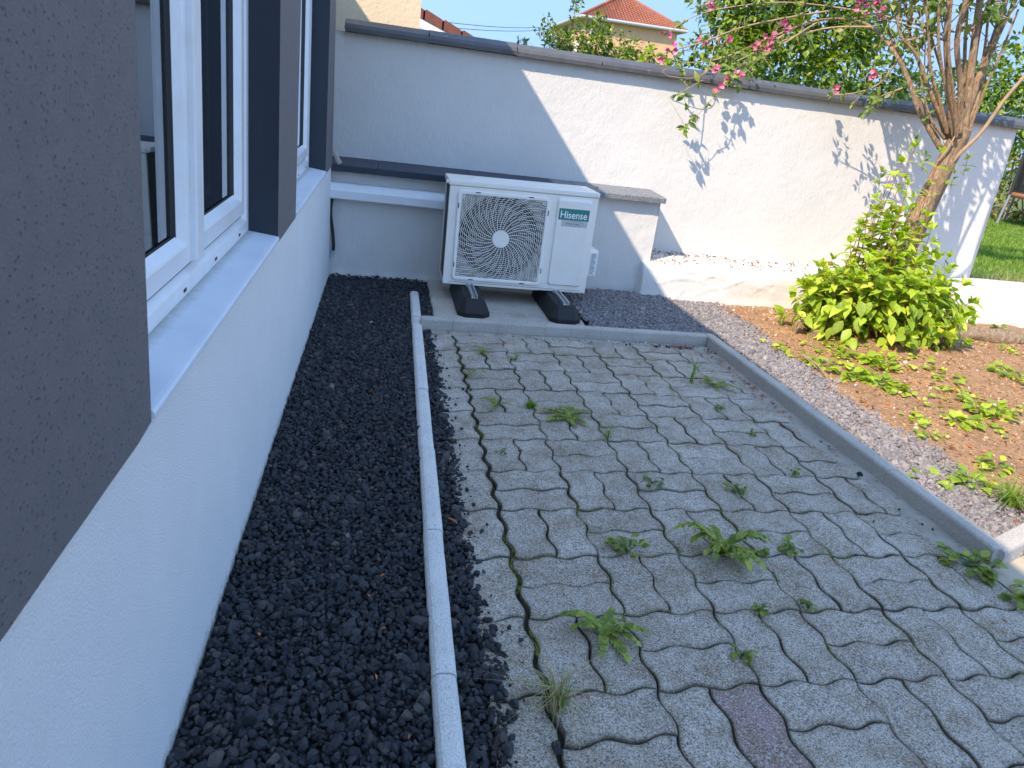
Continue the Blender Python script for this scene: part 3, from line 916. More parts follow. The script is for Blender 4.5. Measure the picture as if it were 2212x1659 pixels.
def foot(xc, lab):
    e = empty('rubber_foot', (xc, 3.46, .03), lab, 'support foot', 'black rubber feet under the fan unit')
    z0, z1 = .029, .116; hw, tw = .083, .049; y0, y1 = 3.465, 4.05; ch = .035; ty = .055
    def octo(w, a, c, k, z): return [(xc-w+k, a, z), (xc+w-k, a, z), (xc+w, a+k, z), (xc+w, c-k, z), (xc+w-k, c, z), (xc-w+k, c, z), (xc-w, c-k, z), (xc-w, a+k, z)]
    V = octo(hw, y0, y1, ch, z0)+octo(hw, y0, y1, ch, z0+.022)+octo(tw+.004, y0+ty, y1-ty, .012, z1-.003)+octo(tw, y0+ty+.004, y1-ty-.004, .010, z1)
    F = []
    for k in range(3):
        for i in range(8): F.append((k*8+i, k*8+(i+1) % 8, (k+1)*8+(i+1) % 8, (k+1)*8+i))
    F += [tuple(range(24, 32)), tuple(range(8))[::-1]]
    B().add(V, F).build('block', RUB, e)
    r = B(); w = .0165
    r.box(xc-w, xc+w, y0+ty-.002, y1-ty, z1+.0005, z1+.0025)
    r.box(xc-w, xc-w+.002, y0+ty-.002, y1-ty, z1+.0025, z1+.016)
    r.box(xc+w-.002, xc+w, y0+ty-.002, y1-ty, z1+.0025, z1+.016)
    r.box(xc-w, xc-w+.007, y0+ty-.002, y1-ty, z1+.016, z1+.0178)
    r.box(xc+w-.007, xc+w, y0+ty-.002, y1-ty, z1+.016, z1+.0178)
    r.build('steel_rail', ZINC, e)
    return e
foot(.476, 'black rubber foot block with steel rail under the left of the fan unit')
foot(.962, 'black rubber foot block with steel rail under the right of the fan unit')

AW, AH, AD = .800, .545, .30
ac = empty('fan_unit', (.328, 3.77, .1385-.016), 'white outdoor air conditioner unit with round fan grille, on two rubber feet', 'air conditioner')
ACW = plastic('casing_enamel', (.87, .81, .73), .42, .012)
ACG = plastic('grille_plastic', (.90, .85, .78), .4, .01)
DARKIN = plain('dark_inside', (.012, .013, .015), .6)
def acb(): return B()
def acput(bb, name, mats, parent=None, smooth=False, fix=True):
    # local metres with x right, y back, z up; slight lean of the unit
    def f(x, y, z): return (x+.328-.004*z, y+3.77+.006*x, z+.1225+.010*x*(z/.545))
    bb.map(f)
    return bb.build(name, mats, ac if parent is None else parent, smooth, fix)
# casing: hollow shell with a square fan opening on the left
FX0, FX1, FZ0, FZ1 = .045, .535, .028, .498          # grille frame
cxg, czg = .290, .263
RF = .222
b = acb()
# front panel with round opening: polar to square grid
n = 96
V = []; F = []
for k in range(n):
    a = 2*math.pi*k/n; c, s = math.cos(a), math.sin(a)
    hx = (FX1-.012-cxg) if c > 0 else (cxg-FX0-.012); hz = (FZ1-.012-czg) if s > 0 else (czg-FZ0-.012)
    t = min(hx/abs(c) if abs(c) > 1e-6 else 9, hz/abs(s) if abs(s) > 1e-6 else 9)
    V += [(cxg+(RF-.006)*c, .085, czg+(RF-.006)*s), (cxg+RF*c, .04, czg+RF*s), (cxg+(RF+.010)*c, .031, czg+(RF+.010)*s), (cxg+max(t, RF+.011)*c, .03, czg+max(t, RF+.011)*s)]
for k in range(n):
    j = (k+1) % n
    for m in range(3): F.append((k*4+m, j*4+m, j*4+m+1, k*4+m+1))
b.add(V, F)
acput(b, 'shroud', plastic('shroud_shade_grey', (.42, .40, .36), .5, .01))  # greyed to put the shade behind the grille ribs into its colour
b = acb()
b.box(0, FX0+.014, 0, .02, 0, AH-.028, .004)
b.box(FX1-.014, AW, 0, .02, 0, AH-.028, .006)
b.box(FX0+.004, FX1-.004, .0005, .02, 0, FZ0+.014)
b.box(FX0+.004, FX1-.004, .0005, .02, FZ1-.014, AH-.028)
b.box(AW-.008, AW, .012, AD, 0, AH-.028)
b.box(.02, AW-.008, AD-.008, AD, 0, AH-.028)
b.box(.004, AW-.008, .02, AD-.008, .001, .006)
b.box(0, .010, AD-.03, AD, 0, AH-.028)
b.box(.54, .546, .02, AD-.01, .006, AH-.03)
acput(b, 'casing', ACW)
b = acb(); b.box(.006, .018, .02, AD-.03, .012, AH-.03); b.box(.02, .54, AD-.05, AD-.02, .01, AH-.03)
acput(b, 'coil', DARKIN)
b = acb()
for k in range(26): b.box(.0045, .0062, .022, AD-.032, .02+k*.0192, .0225+k*.0192)
acput(b, 'side_guard', plain('coil_guard', (.10, .10, .105), .5))
# lid with raised ribs and lip
b = acb()
b.box(-.006, AW+.004, -.004, AD+.004, AH-.0265, AH, .006)
b.box(-.020, .012, .002, .04, AH-.020, AH-.004, .005)
acput(b, 'top_cover', ACW)
for k in range(5):
    b = acb(); y = .075+.040*k; b.box(.10+.015*k, AW-.05-.02*(k % 2), y, y+.016, AH-.002, AH+.0035, .0016)
    acput(b, 'lid_rib', ACW)
# foot flange line and screws
b = acb(); b.box(.03, AW-.03, -.0008, .002, .0125, .0145); acput(b, 'seam', plain('seam_shadow', (.28, .28, .28), .6))
for x in (.095, .71):
    b = acb(); b.tube([(x, .004, .0145), (x, -.003, .0145)], .0042, 10); acput(b, 'screw', ZINC)
# brackets
for x in (.148, .634):
    b = acb(); b.box(x-.022, x+.022, -.032, .03, -.0035, -.0010); b.box(x-.012, x+.012, -.030, .03, -.0085, -.0036)
    b.tube([(x, -.014, -.001), (x, -.014, .007)], .0055, 6)
    acput(b, 'foot_bracket', ZINC)
# grille: frame, rings and swept ribs
b = acb()
def rrect(x0, x1, z0, z1, r, n=6):
    pts = []
    for cx_, cz_, a0 in ((x1-r, z1-r, 0), (x0+r, z1-r, 90), (x0+r, z0+r, 180), (x1-r, z0+r, 270)):
        for k in range(n+1):
            a = math.radians(a0+90*k/n); pts.append((cx_+r*math.cos(a), cz_+r*math.sin(a)))
    return pts
def plate_ring(bb, rings):
    V = []; F = []; n = len(rings[0][0])
    for poly, y in rings: V += [(x, y, z) for x, z in poly]
    for k in range(len(rings)-1):
        for i in range(n): F.append((k*n+i, k*n+(i+1) % n, (k+1)*n+(i+1) % n, (k+1)*n+i))
    bb.add(V, F)
w_ = .0185
plate_ring(b, [(rrect(FX0, FX1, FZ0, FZ1, .022), 0), (rrect(FX0, FX1, FZ0, FZ1, .022), -.010), (rrect(FX0+.003, FX1-.003, FZ0+.003, FZ1-.003, .02), -.013),
               (rrect(FX0+w_-.004, FX1-w_+.004, FZ0+w_-.004, FZ1-w_+.004, .010), -.013), (rrect(FX0+w_, FX1-w_, FZ0+w_, FZ1-w_, .008), -.010), (rrect(FX0+w_, FX1-w_, FZ0+w_, FZ1-w_, .008), 0)])
gx0, gx1, gz0, gz1 = FX0+w_, FX1-w_, FZ0+w_, FZ1-w_
inside = lambda x, z: gx0-.001 <= x <= gx1+.001 and gz0-.001 <= z <= gz1+.001
def strip(pts, wd, y0=-.0105, th=.004):
    V = []; F = []
    for i, (x, z) in enumerate(pts):
        a = pts[max(i-1, 0)]; c = pts[min(i+1, len(pts)-1)]
        tx, tz = c[0]-a[0], c[1]-a[1]; L = math.hypot(tx, tz) or 1
        nx_, nz_ = -tz/L*wd/2, tx/L*wd/2
        V += [(x+nx_, y0, z+nz_), (x-nx_, y0, z-nz_), (x-nx_, y0+th, z-nz_), (x+nx_, y0+th, z+nz_)]
    for i in range(len(pts)-1):
        for m in range(4): F.append((i*4+m, i*4+(m+1) % 4, (i+1)*4+(m+1) % 4, (i+1)*4+m))
    b.add(V, F)
def clip_strips(pts, wd, y0=-.0105):
    cur = []
    for p in pts:
        if inside(*p): cur.append(p)
        else:
            if len(cur) > 1: strip(cur, wd, y0)
            cur = []
    if len(cur) > 1: strip(cur, wd, y0)
rr = .0470; k = 0
while rr < .318:
    nn = max(48, int(rr*900))
    clip_strips([(cxg+rr*math.cos(2*math.pi*i/nn), czg+rr*math.sin(2*math.pi*i/nn)) for i in range(nn+1)], .0018, -.0098)
    rr += .0106; k += 1
def swept(a0, r0, r1, wd, n=26):
    pts = []
    for i in range(n+1):
        r_ = r0+(r1-r0)*i/n
        a = a0-.75*(r_/.24)**1.25
        pts.append((cxg+r_*math.cos(a), czg+r_*math.sin(a)))
    clip_strips(pts, wd)
for k in range(24): swept(2*math.pi*k/24, .043, .33, .0030, 60)
zones = [(.092, .135, 24, .5), (.165, .205, 24, .5), (.135, .175, 24, .25), (.135, .175, 24, .75), (.205, .25, 24, .25), (.205, .25, 24, .75), (.25, .33, 24, .5), (.28, .33, 24, .25), (.28, .33, 24, .75)]
for (ra, rb, cnt, ph) in zones:
    for k in range(cnt):
        o1 = .0106*((k % 3)-1)*1.0
        swept(2*math.pi*(k+ph)/cnt, ra+o1, rb+o1, .0022, 14)
grille = acput(b, 'fan_grille', ACG, None, False)
b = acb(); V = []
b.disc((cxg, czg), .0001, .0435, -.0125, 48, .006); b.disc((cxg, czg), .0435, .0445, -.011, 48, .006)
acput(b, 'grille_hub', ACG, grille)
for (x, z) in ((gx0+.011, gz1-.012), (gx1-.013, gz1-.012), (gx0+.011, gz0+.014), (gx1-.013, gz0+.014)):
    b = acb(); b.disc((x, z), .0042, .0085, -.0135, 20, .006); acput(b, 'screw_boss', ACG, grille)
for (x, z) in ((.148, FZ1-.0055), (.43, FZ1-.0055), (.148, FZ0+.0055), (.43, FZ0+.0055)):
    b = acb(); b.box(x-.0135, x+.0135, -.0137, -.0125, z-.0025, z+.0025); acput(b, 'clip_slot', DARKIN, grille)
for (x, z) in ((FX0+.0055, .42), (FX1-.0055, .42), (FX0+.0055, .11), (FX1-.0055, .11)):
    b = acb(); b.box(x-.0025, x+.0025, -.0137, -.0125, z-.0135, z+.0135); acput(b, 'clip_slot', DARKIN, grille)
# fan behind the grille
b = acb()
b.tube([(cxg, .06, czg), (cxg, .03, czg)], .05, 24)
FANM = plain('fan_plastic', (.02, .022, .025), .5)
for k in range(3):
    V = []; F = []
    for i in range(9):
        r_ = .045+.165*i/8
        for q in range(7):
            a = 2*math.pi*k/3+(q/6-.5)*1.35-(.35*i/8)
            V.append((cxg+r_*math.cos(a), .05+.05*(q/6-.5), czg+r_*math.sin(a)))
    for i in range(8):
        for q in range(6):
            a = i*7+q; F.append((a, a+1, a+8, a+7))
    b.add(V, F)
acput(b, 'fan', FANM, None, True, False)
# raised service panel
b = acb()
A0 = rrect(.575, .765, .036, .505, .016)
A1 = rrect(.582, .758, .043, .490, .014)
V = [(x, 0, z) for x, z in A0]+[(x, -.002, z) for x, z in A0]+[(x, -.011, z) for x, z in A1]
m = len(A0); F = []
for k in range(2):
    for i in range(m): F.append((k*m+i, k*m+(i+1) % m, (k+1)*m+(i+1) % m, (k+1)*m+i))
F.append(tuple(2*m+i for i in range(m)))
b.add(V, F)
panel = acput(b, 'service_panel', ACW)
TEAL = plain('teal_sticker', (.012, .20, .17), .35); STK = plain('white_lettering', (.82, .84, .84), .4)
SILV = plain('silver_sticker', (.52, .54, .53), .4); INK = plain('black_ink', (.03, .03, .035), .5)
lx0, lx1 = .5885, .757; lz0, lz1 = .393, .452
b = acb(); b.box(lx0, lx1, -.0119, -.0110, lz0, lz1); acput(b, 'brand_sticker', TEAL, panel)
b = acb(); b.box(lx0+.02, lx1-.004, -.0116, -.0110, lz0-.034, lz0-.0005); acput(b, 'small_sticker', SILV, panel)
def text_mesh(txt, xa, xb, zc, y, mat, name, off, hgt=1.0, italic=0):
    cu = bpy.data.curves.new('t', 'FONT'); cu.body = txt; cu.offset = off; cu.size = 1; cu.extrude = .0; cu.shear = italic
    to = bpy.data.objects.new('t', cu); COL.objects.link(to)
    dg = bpy.context.evaluated_depsgraph_get(); dg.update()
    m2 = bpy.data.meshes.new_from_object(to.evaluated_get(dg))
    bpy.data.objects.remove(to)
    V = [v.co[:] for v in m2.vertices]; F = [tuple(p.vertices) for p in m2.polygons]
    x0 = min(v[0] for v in V); x1 = max(v[0] for v in V)
    s = (xb-xa)/(x1-x0)
    bb = acb(); bb.add([(xa+(v[0]-x0)*s, y, zc+(v[1]-.35)*s*hgt) for v in V], F)
    return acput(bb, name, mat, panel, False, False)
text_mesh('Hisense', lx0+.010, lx1-.011, (lz0+lz1)/2-.001, -.0122, STK, 'lettering', .012, 1.12)
text_mesh('inverter expert', lx0+.045, lx1-.045, lz0-.0165, -.0119, INK, 'lettering', .006, 1.25, .12)
b = acb(); el = []
for k in range(49):
    a = 2*math.pi*k/48; el.append((.676+.053*math.cos(a), lz0-.0165+.0125*math.sin(a)))
V = []; F = []
for i, (x, z) in enumerate(el):
    f = .0012*(1+.8*math.cos(2*math.pi*i/48*1))*.6+.0004
    nx_ = math.cos(2*math.pi*i/48); nz_ = math.sin(2*math.pi*i/48)
    V += [(x, -.0118, z), (x+nx_*f, -.0118, z+nz_*f)]
for i in range(48): F.append((2*i, 2*i+1, 2*i+3, 2*i+2))
b.add(V, F); acput(b, 'oval_mark', INK, panel, False, False)
# valve cover on the right cheek with its data label
b = acb(); b.box(AW-.002, AW+.078, .095, .235, .075, .225, .014)
vc = acput(b, 'valve_cover', ACW)
b = acb(); b.box(AW+.030, AW+.070, .0935, .0952, .088, .212)
acput(b, 'data_label', plain('paper_label', (.74, .76, .80), .6), vc)
b = acb()
for k in range(17):
    z = .204-.0068*k; b.box(AW+.034, AW+.034+rnd.uniform(.018, .032), .0928, .0933, z, z+.0022)
acput(b, 'label_print', INK, vc)

# ------------------------------------------------------------------ pipe duct and corrugated hose
V, F = [], []
prof = [(4.236, .447), (4.195, .449), (4.180, .457), (4.178, .500), (4.184, .514), (4.205, .538), (4.236, .542)]
b = B(); b.prism([(y, z) for y, z in prof], 'x', -.302, .36)
b.map(lambda x, y, z: (x, y, z+.002-.006*x))
d = b.build('pipe_duct', PVC); tag(d, 'white plastic pipe duct running along the low wall to the fan unit', 'duct')
pts = []
hp = [Vector((-.292, 4.205, .455)), Vector((-.298, 4.205, .37)), Vector((-.284, 4.205, .27)), Vector((-.277, 4.205, .19)), Vector((-.280, 4.205, .155)), Vector((-.294, 4.205, .128)), Vector((-.318, 4.208, .112))]
def smooth_pts(cp, n):
    out = []
    for i in range(len(cp)-1):
        p0 = cp[max(i-1, 0)]; p1 = cp[i]; p2 = cp[i+1]; p3 = cp[min(i+2, len(cp)-1)]
        for k in range(n):
            t = k/n
            out.append(.5*((2*p1)+(-p0+p2)*t+(2*p0-5*p1+4*p2-p3)*t*t+(-p0+3*p1-3*p2+p3)*t*t*t))
    out.append(cp[-1]); return out
hpts = smooth_pts(hp, 14)
def hose(pts, nm, mat, parent):
    b = B(); rad = [.0098 if i % 2 else .0078 for i in range(len(pts))]
    return b.tube(pts, rad, 12).build(nm, mat, parent)
he = empty('drain_hose', hp[0], 'black and grey corrugated hose hanging in the corner below the duct', 'hose')
hose(hpts[:55], 'black_sleeve', plain('black_conduit', (.012, .012, .014), .45), he)
hose(hpts[54:], 'grey_sleeve', plain('grey_conduit', (.42, .43, .45), .5), he)
# peeling strip of tape in the corner on the ledge
V = []; F = []
for i in range(9):
    t = i/8
    c = Vector((-.30+.055*t+.006*math.sin(t*5), 4.175+.01*math.sin(t*6), .715-.068*t+.004*math.sin(t*9)))
    for sgn in (-1, 0, 1): V.append(c+Vector((.011*sgn, .006*abs(sgn), .007*sgn)))
for i in range(8):
    for k in range(2):
        a = i*3+k; F.append((a, a+1, a+4, a+3))
tp = pyd('tape_strip', V, F, plain('masking_tape', (.50, .44, .36), .7), None, True)
tag(tp, 'curled beige strip of masking tape hanging at the corner above the ledge', 'tape')

# ------------------------------------------------------------------ leaves
_rows = [(.16, .15, .05), (.40, .25, .09), (.66, .19, .07), (.86, .085, .03)]
LT = [(0, 0, 0)]
for _u, _w, _h in _rows: LT += [(_u, _w, _h), (_u, 0, 0), (_u, -_w, _h)]
LT.append((1, 0, -.04))
LT = np.array(LT)
LF = [(0, 2, 1), (0, 3, 2)]
for _k in range(3):
    _a = 1+3*_k
    LF += [(_a, _a+1, _a+4), (_a, _a+4, _a+3), (_a+1, _a+2, _a+5), (_a+1, _a+5, _a+4)]
LF += [(10, 11, 13), (11, 12, 13)]
LF = np.array(LF); NLV = len(LT)
def leaves(P_, D_, U_, L_, Wd, name, mat, parent=None, curl=.25, **kw):
    """P base points, D directions, U face normals, L lengths, Wd width ratio"""
    P_, D_, U_, L_ = map(np.asarray, (P_, D_, U_, L_))
    D_ = D_/np.linalg.norm(D_, axis=1)[:, None]
    U_ = U_-D_*np.sum(U_*D_, 1)[:, None]
    U_ = U_/(np.linalg.norm(U_, axis=1)[:, None]+1e-9)
    S_ = np.cross(U_, D_)
    n = len(P_)
    T = LT.copy()
    u = T[:, 0][None]; v = T[:, 1][None]*Wd; w = T[:, 2][None]*NR.uniform(.3, 1.6, n)[:, None]-curl*(T[:, 0]**2)[None]*NR.uniform(0, 1.6, n)[:, None]
    VV = P_[:, None, :]+L_[:, None, None]*(u[..., None]*D_[:, None]+v[..., None]*S_[:, None]+w[..., None]*U_[:, None])
    FF = LF[None]+(np.arange(n)*NLV)[:, None, None]
    kw.setdefault('kind', None)
    return fast_mesh(name, VV.reshape(-1, 3), FF.reshape(-1, 3), mat, 3, parent=parent, smooth=True, **kw)
def rv(): 
    v = Vector((rnd.gauss(0, 1), rnd.gauss(0, 1), rnd.gauss(0, 1))); return v.normalized()

class Foliage:
    def __init__(s): s.P = []; s.D = []; s.U = []; s.L = []
    def leaf(s, p, d, u, L): s.P.append(tuple(p)); s.D.append(tuple(d)); s.U.append(tuple(u)); s.L.append(L)
    def pairs(s, pts, L, t0=.3, step=1, tilt=.35, top=True):
        """opposite leaves up a stem"""
        n = len(pts); k0 = int(n*t0); r0 = rnd.random()*3
        for q, i in enumerate(range(k0, n, step)):
            t = (pts[min(i+1, n-1)]-pts[max(i-1, 0)]).normalized()
            a = t.cross(Vector((.3, .2, 1))).normalized() if abs(t.z) < .97 else Vector((1, 0, 0))
            b_ = t.cross(a)
            an = r0+q*math.pi/2
            for sgn in (1, -1):
                side = (a*math.cos(an)+b_*math.sin(an))*sgn
                last = i >= n-step
                d = (side+t*(.35+(.6 if last else 0))+Vector((0, 0, -.12+rnd.gauss(0, .15)))+rv()*.18).normalized()
                u = (t*.8+Vector((0, 0, .7))-side*.1).normalized()
                s.leaf(pts[i], d, u, L*rnd.uniform(.7, 1.2)*(.8 if last else 1))
        if top:
            t = (pts[-1]-pts[-2]).normalized()
            for k in range(4):
                d = (t*1.1+rv()*.7).normalized(); s.leaf(pts[-1], d, rv()+Vector((0, 0, .8)), L*rnd.uniform(.4, .75))
    def build(s, name, mat, parent=None, Wd=1.0, curl=.25, **kw):
        return leaves(s.P, s.D, s.U, s.L, Wd, name, mat, parent, curl, **kw)

# ------------------------------------------------------------------ bright shrub at the tree's foot
def stem_pts(a, b, sag=0, n=8, wob=.01):
    a, b = Vector(a), Vector(b); out = []
    s1, s2 = rnd.random()*9, rnd.random()*9
    for i in range(n+1):
        t = i/n; p = a.lerp(b, t)
        p += Vector((wob*math.sin(s1+t*4), wob*math.sin(s2+t*5), sag*math.sin(math.pi*t)))*t**.3*(1 if 0 < i else 0)
        out.append(p)
    return out
shrub = empty('leafy_shrub', (2.9, 3.6, .04), 'dense bright green leafy shrub around the foot of the tree', 'shrub')
fo = Foliage(); st = B()
hulls = [(2.55, 3.55, .06, .26, .20, .42, 30), (2.80, 3.45, .05, .32, .24, .52, 46), (3.04, 3.50, .05, .24, .22, .50, 44), (2.96, 3.72, .08, .26, .2, .74, 34), (2.78, 3.7, .1, .22, .18, .62, 20), (3.16, 3.62, .05, .17, .18, .36, 20), (2.44, 3.62, .05, .12, .12, .36, 12)]
for (cx_, cy_, z0, rx, ry, hh, cnt) in hulls:
    for k in range(cnt):
        a = rnd.uniform(0, 2*math.pi); e = rnd.uniform(.10, 1.5)
        base = Vector((cx_+rnd.gauss(0, .05), cy_+rnd.gauss(0, .05), z0))
        tip = Vector((cx_+rx*math.cos(a)*math.cos(e*.9)*1.1, cy_+ry*math.sin(a)*math.cos(e*.9)*1.1, z0+hh*math.sin(e)*rnd.uniform(.75, 1.05)))
        pts = stem_pts(base, tip, .03, 7, .012)
        st.tube(pts, [.003-.0018*i/7 for i in range(8)], 5)
        fo.pairs(pts, rnd.uniform(.068, .098), .28, 1)
# upright shoots
for (u, v, v2, yy) in ((1800, 445, 300, 3.75), (1945, 430, 350, 3.6), (1980, 460, 320, 3.72), (1925, 470, 380, 3.6), (1960, 520, 400, 3.55), (1895, 520, 430, 3.65), (2030, 420, 330, 3.7), (2010, 560, 470, 3.55), (1850, 570, 505, 3.6), (1870, 540, 470, 3.6)):
    tip = P(u, v2 if u != 1800 else 560, yy); base = Vector((tip.x-rnd.uniform(-.05, .12), tip.y, .15))
    pts = stem_pts(base, tip, 0, 12, .012)
    st.tube(pts, [.0034-.0018*i/12 for i in range(13)], 5)
    fo.pairs(pts, .07, .35, 1)
# big drooping skirt leaves facing the camera
for k in range(80):
    a = rnd.uniform(math.pi*1.0, math.pi*2.0)
    c = Vector((2.82+.42*math.cos(a), 3.52+.25*math.sin(a), rnd.uniform(.08, .34)))
    d = Vector((math.cos(a)*.5, math.sin(a)*.5, rnd.uniform(-1.0, .1)))+rv()*.35
    fo.leaf(c, d, Vector((math.cos(a), math.sin(a), .8))+rv()*.3, rnd.uniform(.06, .10))
fo.build('foliage', L_SHRUB, shrub, 1.15)
st.build('stem', REDST, shrub)

# ------------------------------------------------------------------ the flowering tree
tree = empty('flowering_tree', (3.12, 3.86, .03), 'old multi stemmed tree with arching pink flowering branches, leaning over the white wall', 'tree')
fo = Foliage(); TB = B(); TW = B()
def rough_trunk(cp, rad, n=14, seed=0, amp=.16):
    pts = smooth_pts([Vector(p) for p in cp], 9); m = len(pts)
    rr = [rad[0]+(rad[1]-rad[0])*i/(m-1) for i in range(m)]
    k0 = len(TB.V)
    TB.tube(pts, rr, n)
    for i in range(m):
        for k in range(n):
            v = Vector(TB.V[k0+i*n+k]); c = pts[i]; d = v-c
            f = 1+amp*noise.noise(Vector((math.cos(2*math.pi*k/n)*1.6, math.sin(2*math.pi*k/n)*1.6, i*.16+seed)))+amp*.6*noise.noise(Vector((k*1.9, i*.45, seed)))
            TB.V[k0+i*n+k] = tuple(c+d*f)
    return pts
TY = 3.95
pA = P(1985, 470, TY); pF = P(2050, 345, TY); pU = P(2078, 275, TY); 
rough_trunk([(pA.x-.12, TY-.03, .0), (pA.x-.09, TY-.02, .3), (pA.x+.0, TY, pA.z), (pF.x-.01, TY, pF.z), (pU.x, TY-.01, pU.z)], (.060, .050), 18, 1)
rough_trunk([(pA.x-.02, TY+.08, .0), (pA.x+.03, TY+.07, .35), (pA.x+.09, TY+.06, pA.z), (pF.x+.045, TY+.05, pF.z-.05), (pU.x+.03, TY+.03, pU.z)], (.042, .036), 14, 5)
def limb(pix, r0, r1, seed=0, ys=None, leafL=.0, t0=.4, step=3, mesh=None):
    cp = [P(u, v, y) for (u, v, y) in pix]
    pts = smooth_pts(cp, 7)
    m = len(pts)
    (mesh or TB).tube(pts, [r0+(r1-r0)*(i/(m-1))**.8 for i in range(m)], 9)
    if leafL: fo.pairs(pts, leafL, t0, step)
    return pts
# thick upright stems rising from the fork
limbs = [
    [(2068, 290, 3.93), (2052, 180, 3.92), (2045, 90, 3.90), (2052, -20, 3.88), (2060, -160, 3.85)],
    [(2080, 285, 3.95), (2092, 200, 3.95), (2105, 90, 3.96), (2120, -30, 3.96), (2138, -170, 3.98)],
    [(2070, 295, 4.0), (2110, 180, 4.02), (2148, 80, 4.06), (2185, -40, 4.1), (2230, -160, 4.1)],
    [(2072, 290, 3.90), (2075, 190, 3.86), (2068, 80, 3.80), (2098, -40, 3.76), (2110, -160, 3.7)],
    [(2085, 300, 3.99), (2108, 220, 4.02), (2135, 130, 4.06), (2170, 50, 4.08), (2215, -40, 4.1)],
]
limbs += [
    [(2060, 300, 3.92), (2045, 200, 3.90), (2028, 100, 3.88), (2030, -20, 3.86)],
    [(2078, 290, 3.97), (2082, 190, 3.98), (2085, 90, 4.0), (2092, -30, 4.02)],
    [(2088, 280, 4.0), (2110, 190, 4.03), (2128, 100, 4.05), (2140, -30, 4.08)],
    [(2062, 300, 4.02), (2050, 210, 4.05), (2030, 140, 4.08), (2008, 60, 4.1), (2000, -40, 4.1)],
    [(2092, 285, 3.95), (2125, 200, 3.93), (2160, 120, 3.92), (2200, 20, 3.9)],
    [(2066, 300, 3.88), (2062, 220, 3.84), (2050, 130, 3.8), (2052, 50, 3.78), (2060, -40, 3.76)],
    [(2075, 285, 4.05), (2100, 170, 4.1), (2118, 60, 4.14), (2150, -40, 4.16)]]
rads = [(.026, .014), (.030, .016), (.028, .014), (.022, .011), (.020, .009), (.014, .008), (.016, .009), (.013, .007), (.012, .006), (.012, .006), (.012, .006), (.014, .008)]
for L, (a, c) in zip(limbs, rads): limb(L, a*.86, c*.86)
# pale bare branch lower right
limb([(2040, 370, 3.93), (2070, 335, 3.9), (2120, 285, 3.87), (2170, 215, 3.84), (2225, 150, 3.8), (2290, 60, 3.75)], .013, .009, mesh=TW)
limb([(2025, 350, 3.93), (2045, 325, 3.9), (2062, 296, 3.88), (2070, 285, 3.87)], .008, .004, mesh=TW)
# left arching family
arch = [
    [(2030, 320, 3.95), (1985, 240, 3.97), (1960, 170, 4.00), (1930, 110, 4.05), (1885, 60, 4.30), (1835, 42, 4.50), (1760, 45, 4.53), (1680, 75, 4.56), (1600, 110, 4.58)],
    [(2035, 325, 3.97), (2000, 250, 4.00), (1975, 200, 4.02), (1950, 140, 4.05), (1925, 80, 4.30), (1890, 20, 4.30), (1830, -25, 4.51), (1740, -40, 4.54)],
    [(2050, 290, 3.95), (2010, 200, 3.97), (1980, 120, 4.00), (1940, 60, 4.03), (1960, -60, 4.05)],
    [(2048, 290, 3.95), (2030, 220, 3.95), (2010, 150, 3.95), (2005, 60, 3.95), (1990, -60, 3.98)],
    [(2045, 300, 4.00), (2020, 230, 4.03), (1990, 150, 4.07), (1965, 70, 4.12), (1950, -60, 4.15)],
    [(2040, 300, 3.95), (2012, 260, 3.95), (1998, 215, 3.96), (1988, 165, 3.98)],
]
for k, L in enumerate(arch):
    limb(L, .0150 if k != 5 else .009, .0045, leafL=.065 if k in (2, 3, 4, 5) else 0, t0=.45, step=7)
# long canes over the wall, with leaves and flowers
canes = [
    [(1885, 58, 4.30), (1780, 62, 4.52), (1660, 100, 4.56), (1560, 150, 4.59), (1480, 195, 4.30), (1460, 205, 4.32)],
    [(1800, 22, 4.52), (1690, 40, 4.55), (1600, 60, 4.58), (1520, 90, 4.61), (1450, 110, 4.63), (1430, 118, 4.64)],
    [(1770, 45, 4.53), (1700, 90, 4.55), (1640, 130, 4.57), (1590, 150, 4.58)],
    [(1990, 55, 4.05), (1900, 32, 4.30), (1800, 15, 4.52), (1690, 5, 4.55), (1580, 15, 4.59), (1500, 35, 4.61), (1445, 70, 4.63)],
    [(1700, 70, 4.55), (1640, 115, 4.57), (1595, 150, 4.58), (1575, 175, 4.33)],
    [(1940, 130, 4.05), (1900, 180, 4.12), (1850, 200, 4.20), (1800, 205, 4.25)],
    [(1950, 190, 4.05), (1910, 205, 4.10), (1890, 215, 4.15)],
    [(1880, -20, 4.30), (1790, -30, 4.52), (1660, -20, 4.56), (1560, -5, 4.59), (1510, 15, 4.61)],
    [(1600, 112, 4.58), (1540, 130, 4.60), (1480, 135, 4.62), (1440, 125, 4.63)],
    [(2045, 90, 3.95), (1990, 65, 4.00), (1900, 40, 4.30), (1840, 38, 4.50)],
]
cpts = []
for k, L in enumerate(canes):
    p = limb(L, .0062, .0022, leafL=.058, t0=.25, step=4, mesh=TW); cpts.append(p)
